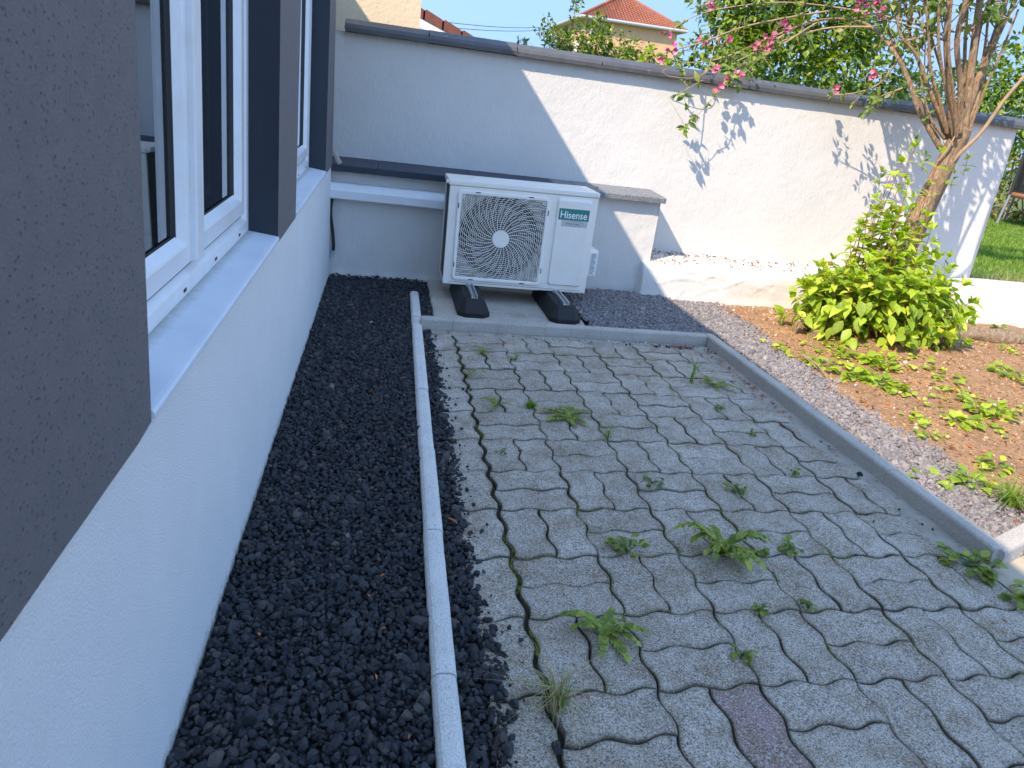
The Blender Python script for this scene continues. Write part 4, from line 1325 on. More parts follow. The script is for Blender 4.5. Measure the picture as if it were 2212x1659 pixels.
# thin loop cane hanging in front of the coping and the drooping twig on the wall
loop = limb([(1555, 60, 4.55), (1540, 110, 4.45), (1528, 150, 4.39), (1500, 168, 4.39), (1450, 165, 4.41), (1432, 155, 4.41), (1440, 148, 4.41)], .0028, .0015, mesh=TW)
droop = limb([(1600, 150, 4.45), (1570, 180, 4.36), (1548, 205, 4.32), (1528, 225, 4.33), (1510, 245, 4.33), (1490, 262, 4.33), (1478, 278, 4.33)], .0030, .0014, mesh=TW)
for q in (30, 33, 36, 38, 40, 42):
    if q < len(droop):
        for k in range(4): fo.leaf(droop[q], rv()+Vector((0, 0, -.5)), rv()+Vector((0, -.8, .3)), rnd.uniform(.035, .065))
for q in (12, 16, 20):
    for k in range(3): fo.leaf(droop[q], rv()+Vector((0, 0, -.3)), rv()+Vector((0, -.6, .3)), .04)
limb([(1478, 270, 4.33), (1470, 255, 4.33), (1458, 235, 4.33), (1448, 218, 4.34)], .0016, .0008, mesh=TW)
# leaf sprays on side twigs
for p in cpts:
    for k in range(5):
        i = rnd.randrange(4, len(p)-1); a = p[i]
        t = (p[i+1]-p[i-1]).normalized()
        b_ = a+(t*.6+rv()*.9+Vector((0, 0, -.1))).normalized()*rnd.uniform(.06, .13)
        b_.y = min(b_.y, 4.42) if b_.z < 1.45 else b_.y
        q = stem_pts(a, b_, -.004, 4, .006)
        TW.tube(q, [.002, .0018, .0015, .0012, .001], 4)
        fo.pairs(q, rnd.uniform(.045, .065), .3, 2)
# upper crown (rises out of the frame), fine twigs and leaves
tips = []
for L in limbs[:5]+arch[2:5]:
    cp = smooth_pts([P(u, v, y) for u, v, y in L], 7)
    for k in range(8):
        i = rnd.randrange(len(cp)//3, len(cp)); a = cp[i]
        b_ = a+(Vector((rnd.gauss(0, .7), rnd.gauss(.2, .5), rnd.uniform(.2, 1)))).normalized()*rnd.uniform(.12, .38)
        q = stem_pts(a, b_, 0, 6, .012)
        TW.tube(q, [.0042-.003*j/6 for j in range(7)], 5)
        fo.pairs(q, rnd.uniform(.045, .065), .55, 2)
for k in range(60):                                   # canopy above the frame that shades the wall's far end
    c = Vector((rnd.uniform(2.7, 3.6), rnd.uniform(3.85, 4.3), rnd.uniform(1.8, 2.4)))
    q = stem_pts(c, c+Vector((rnd.gauss(0, .5), rnd.gauss(0, .4), rnd.uniform(-.3, .4))).normalized()*rnd.uniform(.2, .4), 0, 6, .015)
    TW.tube(q, [.004-.003*j/6 for j in range(7)], 5)
    fo.pairs(q, rnd.uniform(.055, .08), .1, 1)
# little shoots at the fork
for (u, v) in ((1905, 372), (1955, 385), (2062, 375), (2000, 335), (1640, 0), (1980, 300), (1995, 180), (2090, 345)):
    if u < 1700: continue
    tip = P(u, v, 3.85); q = stem_pts(tip+Vector((.03, .03, -.09)), tip, 0, 5, .004)
    TW.tube(q, .0016, 4); fo.pairs(q, .055, .3, 2)
TB.build('trunk', BARK, tree, True)
TW.build('branch', TWIG, tree, True)
fo.build('foliage', L_TREE, tree, .95)
def flower_cluster(c, n=3, r=.028):
    P_, D_, U_, L_ = [], [], [], []
    for k in range(n):
        o_ = c+rv()*r*.8; ax = (rv()+Vector((-.2, -.7, .1))).normalized()
        a = ax.cross(Vector((0, 0, 1))).normalized(); b_ = ax.cross(a)
        for q in range(5):
            an = 2*math.pi*q/5+k
            d = (a*math.cos(an)+b_*math.sin(an)+ax*.7)
            P_.append(o_); D_.append(d); U_.append(ax-d*.2); L_.append(rnd.uniform(.022, .032))
    return leaves([tuple(p) for p in P_], [tuple(p) for p in D_], [tuple(p) for p in U_], L_, 1.6, 'flower', PETAL, tree, -.1)
FL = [(1540, 5, 4.55), (1438, 75, 4.55), (1422, 130, 4.55), (1548, 150, 4.36), (1595, 168, 4.36), (1578, 170, 4.36), (1552, 190, 4.36), (1860, 12, 4.15), (1880, 22, 4.15), (1895, 8, 4.15), (1690, 50, 4.55), (1668, 75, 4.55), (1662, 80, 4.55), (1632, 100, 4.55), (1655, 102, 4.55), (1910, 30, 4.15), (1806, 196, 4.36), (1452, 105, 4.55), (1520, 90, 4.55), (1925, 100, 4.15), (1575, 88, 4.55), (1705, 62, 4.55), (1885, 160, 4.15)]
for (u, v, y) in FL:
    flower_cluster(P(u, v, y), 3 if u < 1400 or rnd.random() < .7 else 2)

# ------------------------------------------------------------------ hedges and bushes behind the wall
def hedge(name, lab, cat, blobs, mat, leafL, dens, group=None, trunkmat=BARK, seed=0, nst=5, flat=1.0):
    xs_ = [b_[0] for b_ in blobs]; ys_ = [b_[1] for b_ in blobs]
    e = empty(name, (sum(xs_)/len(xs_), sum(ys_)/len(ys_), -.08), lab, cat, group)
    P_, D_, U_, L_ = [], [], [], []
    st_ = B()
    for (x, y, z, rx, ry, rz_) in blobs:
        n = int(dens*(rx*ry+rx*rz_+ry*rz_)*4/3)
        # sub-clumps over the blob surface make the light and dark pattern
        m = max(10, int(n*1.9/26))
        for k in range(m):
            d = rv(); c = Vector((x+d.x*rx*rnd.uniform(.72, 1.03), y+d.y*ry*rnd.uniform(.72, 1.03), z+d.z*rz_*rnd.uniform(.72, 1.03)))
            cr = rnd.uniform(1.2, 2.6)*leafL
            for q in range(26):
                g = rv(); p = c+Vector((g.x*cr, g.y*cr, g.z*cr*.7))*rnd.random()**.4
                dd = (d*.5+g*.9+Vector((0, 0, -.25))).normalized()
                P_.append(tuple(p)); D_.append(tuple(dd)); U_.append(tuple(g*.5+Vector((0, 0, 1))+d*.4)); L_.append(leafL*rnd.uniform(.6, 1.25))
        for k in range(int(nst*max(.6, rx))):
            a_ = Vector((x+rnd.gauss(0, rx*.25), y+rnd.gauss(0, ry*.2), -.1)); d = rv()
            b2 = Vector((x+d.x*rx*.9, y+d.y*ry*.9, z+abs(d.z)*rz_*.95))
            q = stem_pts(a_, b2, 0, 6, .04); st_.tube(q, [.018-.013*i/6 for i in range(7)], 5)
    leaves(P_, D_, U_, L_, 1.5, 'crown', mat, e)
    st_.build('trunk', trunkmat, e)
    return e
def bl(u, v, y, rx, ry, rz_):
    p = P(u, v, y); return (p.x, p.y, p.z, rx, ry, rz_)
hedge('broadleaf_tree', 'broad dense green tree rising behind the middle of the garden wall', 'tree',
      [bl(1640, 130, 6.9, .55, .5, .42), bl(1760, 120, 6.8, .6, .5, .5), bl(1870, 160, 6.7, .5, .5, .40), bl(1730, 10, 7.2, .75, .6, .55), bl(1640, -40, 7.4, .6, .6, .5), bl(1840, -30, 7.3, .55, .5, .5),
       bl(1540, 150, 6.5, .42, .4, .22), bl(1720, -140, 7.5, .9, .7, .6), bl(1590, 40, 7.2, .30, .4, .36)], L_HEDGE, .060, 900)
hedge('garden_bush', 'low green bush under the terracotta roofed house', 'bush',
      [bl(1262, 100, 6.1, .20, .25, .16), bl(1320, 118, 6.0, .22, .25, .15), bl(1225, 98, 6.2, .10, .12, .10), bl(1370, 140, 5.9, .12, .2, .10), bl(1345, 128, 6.0, .13, .2, .1)], L_HEDGE, .040, 1500)
hedge('laurel_hedge', 'dense green hedge low behind the wall, left of the big trunk', 'hedge',
      [bl(1500, 175, 5.7, .30, .25, .16), bl(1960, 205, 6.0, .30, .3, .2), bl(1420, 160, 5.8, .10, .2, .06), bl(1610, 195, 5.8, .4, .3, .16), bl(1750, 215, 5.9, .5, .3, .2), bl(1880, 235, 5.9, .4, .3, .2)], L_DARK, .045, 1300)
hedge('tall_hedge', 'sunny green hedge seen right of the big trunk, above the wall', 'hedge',
      [bl(2120, 235, 7.4, .7, .5, .42), bl(2230, 200, 7.4, .8, .5, .55), bl(2060, 215, 7.6, .4, .4, .3)], L_HEDGE, .055, 900, nst=0)
# climbing sprigs in front of the orange house
cl = empty('climbing_rose', P(1230, 130, 5.7), 'thin climbing rose shoots reaching into the sky over the coping', 'climber')
fo = Foliage(); st = B()
for L in ([(1262, 110), (1245, 70), (1240, 30), (1246, 0), (1243, -20)], [(1250, 110), (1215, 80), (1192, 62), (1182, 40)], [(1290, 110), (1296, 70), (1292, 45), (1300, 30)], [(1230, 110), (1205, 85), (1180, 75), (1166, 68)],
          [(1340, 120), (1352, 95), (1346, 72)], [(1140, 108), (1128, 98), (1122, 96)], [(1270, 100), (1262, 82), (1250, 60)], [(1280, 100), (1310, 80), (1308, 60)], [(1185, 110), (1190, 90), (1200, 70)], [(1395, 140), (1400, 118), (1404, 106)]):
    p = smooth_pts([P(u, v, 5.7) for u, v in L], 6)
    st.tube(p, .003, 4)
    for i in range(2, len(p)):
        for k in range(6):
            fo.leaf(p[i]+rv()*.04, rv()+Vector((0, 0, .1)), rv()+Vector((0, 0, .9)), rnd.uniform(.022, .04))
fo.build('crown', L_HEDGE, cl); st.build('branch', TWIG, cl)
# light broad-leaved sapling tip next to it
sp_ = empty('young_sapling', P(1412, 170, 5.2), 'pale green broad leaved shoot poking up over the coping', 'plant')
fo = Foliage(); st = B()
for L in ([(1415, 175), (1412, 140), (1406, 112)], [(1425, 180), (1432, 155), (1440, 140)], [(1410, 175), (1395, 150), (1385, 135)]):
    p = smooth_pts([P(u, v, 5.2) for u, v in L], 3); st.tube(p, .003, 4); fo.pairs(p, .085, .2, 1)
fo.build('crown', L_SHRUB, sp_); st.build('stem', REDST, sp_)

# far right through the gap
hedge('yellow_hedge', 'clipped yellow green hedge far behind the trampoline', 'hedge', [(13.6, 14.5, .6, 1.6, .7, .95), (16.4, 14.5, .7, 1.6, .7, 1.0), (14.2, 14.8, 2.1, 1.3, .6, .9)], L_YEL, .085, 330)
hedge('conifer_bush', 'grey green conifer bush between the yellow hedges', 'bush', [(15.4, 16.6, 1.7, 1.3, .8, 1.4), (17.5, 16.8, 1.8, 1.2, .8, 1.4)], L_BLUE, .10, 260)
hedge('garden_hedge', 'dark green hedge closing the far side of the lawn', 'hedge', [(11, 18, .8, 1.6, .8, 1.2), (19.5, 16, 1.2, 2, .9, 1.7), (8.5, 19, 1.0, 1.6, .8, 1.3)], L_DARK, .11, 170)

# lawn blades
def blades(name, n, area, zf, h, wd, mat, lab, cat, lean=.5, kind='stuff', parent=None):
    P_ = np.array([area() for _ in range(n)])
    z = np.array([zf(x, y) for x, y in P_])
    a = NR.uniform(0, 2*np.pi, n); l = NR.uniform(.1, lean, n); H = h*NR.uniform(.5, 1.3, n)
    base = np.column_stack([P_, z])
    side = np.column_stack([-np.sin(a), np.cos(a), np.zeros(n)])*wd
    d1 = np.column_stack([np.cos(a)*l*.35, np.sin(a)*l*.35, np.ones(n)])*H[:, None]*.55
    d2 = np.column_stack([np.cos(a)*l, np.sin(a)*l, np.ones(n)*(1-.35*l)])*H[:, None]
    VV = np.stack([base-side, base+side, base+d1+side*.7, base+d1-side*.7, base+d2], 1).reshape(-1, 3)
    FF = np.array([(0, 1, 2), (0, 2, 3), (3, 2, 4)])[None]+(np.arange(n)*5)[:, None, None]
    return fast_mesh(name, VV, FF.reshape(-1, 3), mat, 3, lab, cat, kind, parent)
def a_far():
    t = NR.random()**1.4; y = 4.8+t*10; return (y*.86+NR.uniform(-.6, 2.4), y)
blades('lawn_grass', 60000, a_far, lambda x, y: -.09, .07, .006, L_GRASS, 'sunlit mown lawn grass beyond the end of the wall', 'grass')
blades('dry_grass', 900, lambda: (NR.uniform(4.28, 6.0), NR.uniform(4.66, 5.6)), lambda x, y: -.05, .33, .0022, L_DRY, 'dry tan grass stalks behind the low plinth', 'dry grass', 1.3)
blades('tall_grass', 2600, lambda: (NR.uniform(4.3, 6.2), NR.uniform(4.66, 6.0)), lambda x, y: -.05, .26, .0035, L_GRASS, 'uncut green grass behind the low plinth', 'grass', 1.1)

# trampoline
tr_ = empty('trampoline', (13.4, 13.2, -.09), 'garden trampoline with black safety net and orange pad on the far lawn', 'trampoline')
tc = Vector((14.15, 12.75, 0)); R_ = 1.45; zt = .56
b = B(); m = 40
ringp = [Vector((tc.x+R_*math.cos(2*math.pi*k/m), tc.y+R_*math.sin(2*math.pi*k/m), zt)) for k in range(m+1)]
b.tube(ringp, .05, 8); b.build('edge_pad', plain('orange_pad', (.30, .12, .05), .6), tr_)
b = B(); V = []; F = []
for k in range(m): V.append((tc.x+(R_-.05)*math.cos(2*math.pi*k/m), tc.y+(R_-.05)*math.sin(2*math.pi*k/m), zt-.03))
b.add(V, [tuple(range(m))]); b.build('jumping_mat', plain('black_mat', (.015, .015, .015), .8), tr_)
nm, nt, np_ = newmat('safety_net'); np_.inputs['Base Color'].default_value = (.02, .02, .022, 1)
tt = N(nt, 'ShaderNodeBsdfTransparent'); mm = N(nt, 'ShaderNodeMixShader'); mm.inputs[0].default_value = .72
nt.links.new(tt.outputs[0], mm.inputs[1]); nt.links.new(np_.outputs[0], mm.inputs[2]); nt.links.new(mm.outputs[0], nt.nodes['Material Output'].inputs[0])
V = []; F = []
for k in range(m+1):
    for z in (zt, zt+1.75): V.append((tc.x+R_*math.cos(2*math.pi*k/m), tc.y+R_*math.sin(2*math.pi*k/m), z))
for k in range(m): F.append((2*k, 2*k+2, 2*k+3, 2*k+1))
B().add(V, F).build('safety_net', nm, tr_, fix=False)
for k in range(8):
    a = 2*math.pi*(k+.42)/8; p = Vector((tc.x+(R_+.04)*math.cos(a), tc.y+(R_+.04)*math.sin(a), 0))
    B().tube([(p.x, p.y, zt), (p.x, p.y, zt+1.8)], .035, 8).build('net_pole', plain('pole_foam', (.02, .02, .022), .7), tr_)
    B().tube([(p.x, p.y, zt), (p.x+.06*math.cos(a), p.y+.06*math.sin(a), -.09)], .024, 8).build('leg', plain('leg_steel', (.28, .32, .36), .5, .4), tr_)

# ------------------------------------------------------------------ neighbouring buildings
CREAM = rough_paint('cream_render', (.72, .60, .42), (.67, .56, .39), 40, .008, .6, .9, 6)
yb_ = empty('cream_building', (-1, 6, 0), 'cream rendered building rising behind the left end of the garden wall', 'building')
b = B(); b.box(-3.2, .162, 5.0, 9, -.2, 3.9); b.build('wall', CREAM, yb_)
b = B(); b.box(-3.4, .25, 4.9, 9.2, 3.905, 4.05); b.build('roof_slab', CAPD, yb_)
TILE = rough_paint('brown_tile', (.20, .058, .035), (.15, .045, .03), 60, .004, .5, .6, 10)
gh = empty('brown_roofed_house', P(980, 80, 14), 'house gable with brown roof tiles and white verge board beside the cream building', 'house')
a_ = P(905, 19, 14.0); c_ = P(1026, 86, 14.0)
sl = (c_.z-a_.z)/(c_.x-a_.x); X1 = a_.x-.6; X2 = c_.x+1.0
zl = lambda x: a_.z+(x-a_.x)*sl
b = B()
x = X1; step = .34
while x < X2:
    x2 = x+step+.03
    prof = [(x, zl(x)-.12), (x, zl(x)+.0), (x+.05, zl(x)+.035), (x2-.06, zl(x2)+.055), (x2, zl(x2)+.02), (x2, zl(x2)-.12)]
    b.prism(prof, 'y', 13.98, 14.3); x += step
b.build('roof', TILE, gh)
b = B(); b.prism([(X1, zl(X1)-.27), (X1, zl(X1)-.125), (X2, zl(X2)-.125), (X2, zl(X2)-.27)], 'y', 14.0, 14.03); b.build('verge_board', plain('white_board', (.8, .8, .8), .5), gh)
b = B(); b.prism([(X1, -.2), (X1, zl(X1)-.345), (X2-.9, zl(X2-.9)-.345), (X2-.9, -.2)], 'y', 14.25, 20); b.build('wall', rough_paint('grey_beige_render', (.42, .38, .33), (.38, .34, .30), 40, .006, .5, .9, 6), gh)

ORANGE = rough_paint('apricot_render', (.66, .40, .235), (.60, .36, .21), 14, .01, .4, .9, 2, ((.50, .32, .2), 3, .6))
ROOFM, rt, rp = newmat('terracotta_tile')
v_ = coords(rt)
rc = mix(rt, ramp(rt, noise_t(rt, v_, 3.0, 8, .8), [(.35, 0), (.65, 1)]), (.235, .08, .052), (.33, .115, .062))
rc = mix(rt, ramp(rt, noise_t(rt, v_, .5, 4), [(.55, 0), (.68, .7)]), rc, (.42, .16, .06))
rt.links.new(rc, rp.inputs['Base Color']); rp.inputs['Roughness'].default_value = .85
oh = empty('apricot_house', P(1270, 60, 60), 'apricot rendered house with terracotta hipped roof and grey gutter in the distance', 'house')
c0 = P(1259, 27, 60); OX0, OZ = c0.x+.35, c0.z-.35; OX1 = P(1478, 56, 60).x-.3; OY0, OY1 = 60.35, 70.5
b = B(); b.box(OX0, OX1, OY0, OY1, -3, OZ); b.build('wall', ORANGE, oh)
# hipped roof with real tile relief
ex0, ex1, ey0, ey1 = OX0-.5, OX1+.5, OY0-.5, OY1+.5
hw = (ex1-ex0)/2; pitch = .56; zr = OZ+.12+hw*pitch
cxr = (ex0+ex1)/2; r0 = ey0+hw; r1 = ey1-hw
def tiled(bb, A, Bp, C, D, rows, cols):
    """face between eave A-B and ridge D-C (C may equal D)"""
    A, Bp, C, D = map(Vector, (A, Bp, C, D)); nrm = (Bp-A).cross(D-A).normalized()
    if nrm.z < 0: nrm = -nrm
    V = []; F = []; NC = cols*4
    for j in range(rows):
        for half in (0, 1):
            t = (j+half*.999)/rows; l = A.lerp(D, t); r_ = Bp.lerp(C, t)
            for i in range(NC+1):
                s = i/NC; base = A.lerp(Bp, s)
                # keep tile courses aligned: position along eave fixed, clipped by hips
                p = l+(r_-l)*s
                along = (p-A).dot((Bp-A).normalized())
                h = .035*math.cos(along/.26*2*math.pi)+(.05 if half == 0 else 0)
                V.append(p+nrm*h)
    w = NC+1
    for j in range(2*rows-1):
        for i in range(NC):
            a = j*w+i; F.append((a, a+1, a+w+1, a+w))
    bb.add(V, F)
b = B(); ze = OZ+.12
tiled(b, (ex0, ey0, ze), (ex1, ey0, ze), (cxr, r0, zr), (cxr, r0, zr), 17, 44)
tiled(b, (ex0, ey1, ze), (ex0, ey0, ze), (cxr, r0, zr), (cxr, r1, zr), 17, 50)
tiled(b, (ex1, ey0, ze), (ex1, ey1, ze), (cxr, r1, zr), (cxr, r0, zr), 12, 24)
b.tube([(ex0, ey0, ze+.05), (cxr, r0, zr+.05)], .13, 8); b.tube([(ex1, ey0, ze+.05), (cxr, r0, zr+.05)], .13, 8)
b.build('roof', ROOFM, oh)
b = B(); b.box(ex0, ex1, ey0, ey1, OZ-.02, OZ+.08); b.build('soffit', plain('soffit_board', (.42, .38, .33), .8), oh)
GUT = plain('zinc_gutter', (.50, .52, .54), .45, .3)
b = B(); b.tube([(ex0-.05, ey0-.08, ze-.03), (ex1+.05, ey0-.08, ze-.03)], .11, 8); b.tube([(ex0-.08, ey0-.05, ze-.03), (ex0-.08, ey1, ze-.03)], .11, 8)
b.build('gutter', GUT, oh)
b = B(); b.tube([(OX0+.95, ey0, ze-.1), (OX0+.55, OY0-.1, OZ-.8), (OX0+.5, OY0-.1, -2)], .07, 8); b.build('downpipe', plain('pale_pipe', (.6, .5, .42), .6), oh)
for (ya, yb2) in ((OY0+1.3, OY0+2.2), (OY0+3.6, OY0+4.6), (OY0+6.2, OY0+7.3)):
    b = B(); b.box(OX0-.06, OX0-.002, ya, yb2, OZ-3.2, OZ-1.5); b.build('window_shutter', plain('white_shutter', (.75, .76, .78), .6), oh)
for dz in (0, .5):
    b = B(); a_ = P(915, 42+dz*24, 40); e_ = P(1262, 50+dz*8, 59.6)
    if dz: e_ = P(1262, 54, 59.6)
    b.tube([a_.lerp(e_, k/20)+Vector((0, 0, -.35*math.sin(math.pi*k/20))) for k in range(21)], .017, 5)
    w = b.build('power_line', plain('cable', (.05, .06, .08), .6))
    tag(w, ('upper' if not dz else 'lower')+' of the two thin dark cables crossing the sky to the apricot house', 'cable', 'overhead cables to the apricot house')

# ------------------------------------------------------------------ weeds in the joints
def rosette(loc, n, L, lab, upright=.35, mat=None, wd=.42, stem=True, name='weed'):
    e = empty(name, loc, lab, 'weed')
    P_, D_, U_, L_ = [], [], [], []
    # long lobed leaves: chains of small leaf faces along a midrib
    for k in range(n):
        a = 2*math.pi*k/n+rnd.gauss(0, .35); l = L*rnd.uniform(.55, 1.15); up = upright*rnd.uniform(.3, 1.6)
        d = Vector((math.cos(a), math.sin(a), 0))
        side = Vector((-d.y, d.x, 0))
        prev = Vector(loc)+Vector((0, 0, .003))
        m = 7
        for i in range(m):
            t = (i+1)/m
            p = Vector(loc)+d*l*t+Vector((0, 0, .004+l*up*math.sin(min(1, t*1.05)*math.pi*.62)*1.0-.35*l*up*t*t))+side*.12*l*math.sin(t*2+k)
            dd = (p-prev)
            w_r = (.3+.9*math.sin(min(1, t*.9)*math.pi))
            P_.append(tuple(prev)); D_.append(tuple(dd)); U_.append((0, 0, 1)); L_.append(dd.length*1.7)
            for s_ in (1, -1):
                P_.append(tuple(prev)); D_.append(tuple(dd.normalized()*.7+side*s_*.9)); U_.append((-d.x*.2, -d.y*.2, 1)); L_.append(l*.17*w_r)
            prev = p
    leaves(P_, D_, U_, L_, wd*3.3, 'foliage', mat or L_WEED, e, .1)
    return e
def roundleaf(loc, n, r, L, lab, mat=None):
    if mat is not L_SHRUB: n, r, L = int(n*1.3), r*.62, L*.78
    e = empty('weed', loc, lab, 'weed')
    f = Foliage(); s = B()
    for k in range(n):
        a = rnd.uniform(0, 2*math.pi); q = r*rnd.random()**.6
        tip = Vector(loc)+Vector((q*math.cos(a), q*math.sin(a), rnd.uniform(.005, .014+r*.28)))
        pp = stem_pts(Vector(loc), tip, .01, 4, .003); s.tube(pp, .0009, 4)
        for w in range(2): f.leaf(tip, rv()*.6+Vector((math.cos(a), math.sin(a), .1)), Vector((0, 0, 1))+rv()*.35, L*rnd.uniform(.6, 1.2))
    f.build('foliage', mat or L_WEED, e, 1.7); s.build('stem', GREENST, e)
    return e
def tuft(loc, n, h, lab, mat=None, lean=1.2, wd=.0012):
    e = empty('grass_tuft', loc, lab, 'grass tuft')
    blades('foliage', n, lambda: (loc[0]+NR.normal()*.006, loc[1]+NR.normal()*.006), lambda x, y: -.004, h, wd, mat or L_GRASS, None, None, lean, None, e)
    return e
rosette((.93, 1.485, 0), 15, .115, 'largest dandelion weed, long toothed leaves, in the middle of the paving', .55)
rosette((.515, 1.18, 0), 9, .085, 'dandelion weed with broad leaves, nearest the rounded edging', .3)
rosette((.71, 2.34, 0), 14, .09, 'flat half withered dandelion rosette on the far paving', .15)
rosette((.46, 2.42, 0), 4, .075, 'small sparse weed left of the flat rosette', .4)
roundleaf((.585, 2.415, 0), 10, .035, .02, 'small yellowish tuft of weed beside the flat rosette')
tuft((.575, 2.41, 0), 40, .05, 'short bristly grass tuft beside the flat rosette')
roundleaf((.67, 1.49, 0), 16, .075, .026, 'creeping weed with round dark leaves, left of the largest dandelion')
roundleaf((1.15, 1.50, 0), 12, .045, .026, 'small round leaved weed right of the largest dandelion')
roundleaf((1.05, 1.47, 0), 7, .03, .02, 'tiny clover like weed at the right edge of the largest dandelion')
roundleaf((1.66, 1.43, 0), 22, .11, .042, 'leafy weeds against the near corner of the kerb')
roundleaf((1.72, 1.26, 0), 20, .10, .038, 'leafy weeds sprawling below the near kerb corner')
tuft((.365, .985, 0), 60, .10, 'reddish grass tuft in the joint at the bottom of the picture', L_DRY, 1.9)
tuft((.37, .99, 0), 40, .09, 'green grass tuft in the joint at the bottom of the picture', None, 1.9)
tuft((1.385, 2.78, 0), 7, .13, 'upright maize like grass shoot on the far paving', None, .5, .005)
rosette((1.495, 2.745, 0), 7, .09, 'flat grassy weed near the far right kerb', .2)
tuft((.815, 2.18, 0), 22, .065, 'spiky grass tuft near the centre of the paving')
roundleaf((.87, 1.86, 0), 9, .05, .024, 'wilted brownish weed in a joint left of centre', L_TREE)
roundleaf((1.13, 1.81, 0), 14, .06, .02, 'mossy weed line along a joint near the right')
roundleaf((1.06, 1.26, 0), 10, .03, .016, 'small dark weed in a joint, lower right')
roundleaf((.92, 1.25, 0), 10, .03, .018, 'small star shaped weed in a joint under the largest dandelion')
roundleaf((.81, 1.11, 0), 8, .035, .02, 'two leaved sprout in a vertical joint, lower centre')
roundleaf((1.39, 2.48, 0), 8, .035, .02, 'small pale weed in the far right joints')
roundleaf((1.41, 2.25, 0), 6, .02, .02, 'tiny round yellow green weed in the right joints')
rosette((.61, 2.94, 0), 5, .05, 'pale folded weed in the far left joints', .5)
rosette((.475, 3.02, 0), 5, .055, 'thin weed in the second joint from the back kerb', .5)
roundleaf((1.41, 1.94, 0), 8, .035, .018, 'small weed beside the mortar strip')
rosette((.38, 2.72, 0), 4, .06, 'bent grassy weed beside the left gravel edge', .5)
rosette((1.20, 2.98, 0), 4, .04, 'little weed in the joint below the back kerb', .4)
roundleaf((.41, 2.03, 0), 5, .03, .016, 'tiny dry weed in the left long joint', L_TREE)
# moss and thin grass in random joints
def a_joint():
    i = rnd.randrange(0, 7); j = rnd.randrange(-1, 10)
    if rnd.random() < .5: x, y = lx(i)+rnd.gauss(0, .002), rnd.uniform(1.0, 3.2); x += wave_v(y, ly(0))
    else: x = rnd.uniform(.36, 1.6); y = ly(j); y += wave_h(x, lx(0))
    if noise.noise(Vector((x*6, y*6, 9))) < .08: return a_joint()
    return warpxy(x, y)
blades('joint_moss', 5200, a_joint, lambda x, y: -.012, .017, .0009, L_WEED, 'moss and fine grass growing in the paver joints', 'moss', 1.5)

# weeds over the soil
def soilweed(u, v, n, r, L, lab):
    g = G(u, v, .03); roundleaf((g.x, g.y, soil_z(g.x, g.y)), int(n*.8), r*.9, L*.95, lab, L_SHRUB)
soilweed(1890, 790, 34, .11, .05, 'bright leafy weed below the shrub')
soilweed(1840, 815, 26, .09, .05, 'bright weed at the edge of the grey gravel')
soilweed(1905, 830, 34, .10, .06, 'broad leaved weed clump in the middle of the soil')
soilweed(2130, 890, 40, .12, .05, 'leafy weed clump on the soil near the right edge of the picture')
soilweed(2060, 910, 22, .09, .045, 'leafy weed left of the large clump on the right')
soilweed(2180, 820, 30, .12, .045, 'weeds at the right edge under the log')
soilweed(2010, 1035, 22, .07, .045, 'low weed where gravel and soil meet, lower right')
soilweed(2100, 1045, 26, .08, .045, 'low weed spreading on the soil, lower right')
soilweed(2150, 1010, 20, .07, .04, 'small weed above the spreading one, lower right')
soilweed(1775, 790, 22, .07, .04, 'bright sprouts beside the grey gravel near the stumps')
g = G(2180, 1095, .03)
e = tuft((g.x, g.y, soil_z(g.x, g.y)), 90, .16, 'bright grass tuft behind the near kerb corner', None, 1.6, .003)
P_, D_, U_, L_ = [], [], [], []
for _ in range(620):
    x, y = rnd.uniform(2.0, 4.0), rnd.uniform(1.5, 3.7)
    if noise.noise(Vector((x*2.7, y*2.7, 8))) < .06: continue
    z = soil_z(x, y)+.012
    for k in range(5):
        P_.append((x+rnd.gauss(0, .02), y+rnd.gauss(0, .02), z)); d = rv(); D_.append((d.x, d.y, .3)); U_.append((rnd.gauss(0, .3), rnd.gauss(0, .3), 1)); L_.append(rnd.uniform(.015, .04))
leaves(P_, D_, U_, L_, 1.6, 'ground_weeds', L_SHRUB, None, .2, kind='stuff', label='low green seedlings scattered over the brown soil', cat='weeds')

# fallen petals and leaves
def litter(name, pts, L, mat, lab):
    P_, D_, U_, L_ = [], [], [], []
    for p in pts:
        d = rv(); P_.append(p); D_.append((d.x, d.y, .1)); U_.append((rnd.gauss(0, .5), rnd.gauss(0, .5), 1)); L_.append(L*rnd.uniform(.5, 1.4))
    return leaves(P_, D_, U_, L_, .9, name, mat, None, .4, kind='stuff', label=lab, cat='leaf litter')
pts = []
for _ in range(1500):
    x, y = rnd.uniform(1.8, 4.2), rnd.uniform(1.5, 4.1)
    pts.append((x, y, soil_z(x, y)+(.014 if x < 2.1 else .004)))
crumbs = []
for _ in range(9000):
    x, y = NR.uniform(1.95, 4.4), NR.uniform(1.48, 4.12)
    crumbs.append((x, y, soil_z(x, y)+.0005))
stones('soil_crumbs', crumbs, .0046, stone_mat('soil_clods', [(0, (.16, .085, .04)), (.5, (.34, .20, .10)), (.93, (.46, .29, .15)), (1, (.62, .50, .36))]), 1, 'loose brown soil crumbs over the flower bed', 'soil crumbs', cuts=2)
litter('leaf_litter', pts, .021, DEADL, 'orange brown fallen blossoms and leaves over the soil and grey gravel')
pts = []
for _ in range(460):
    x = 1.68+abs(rnd.gauss(0, 1))*.75; y = rnd.uniform(4.22, 4.49) if rnd.random() < .75 else rnd.uniform(4.40, 4.49)
    pts.append((x, y, .25+(y-4.2)*.09+.003-.012*min(1, max(0, x-4))))
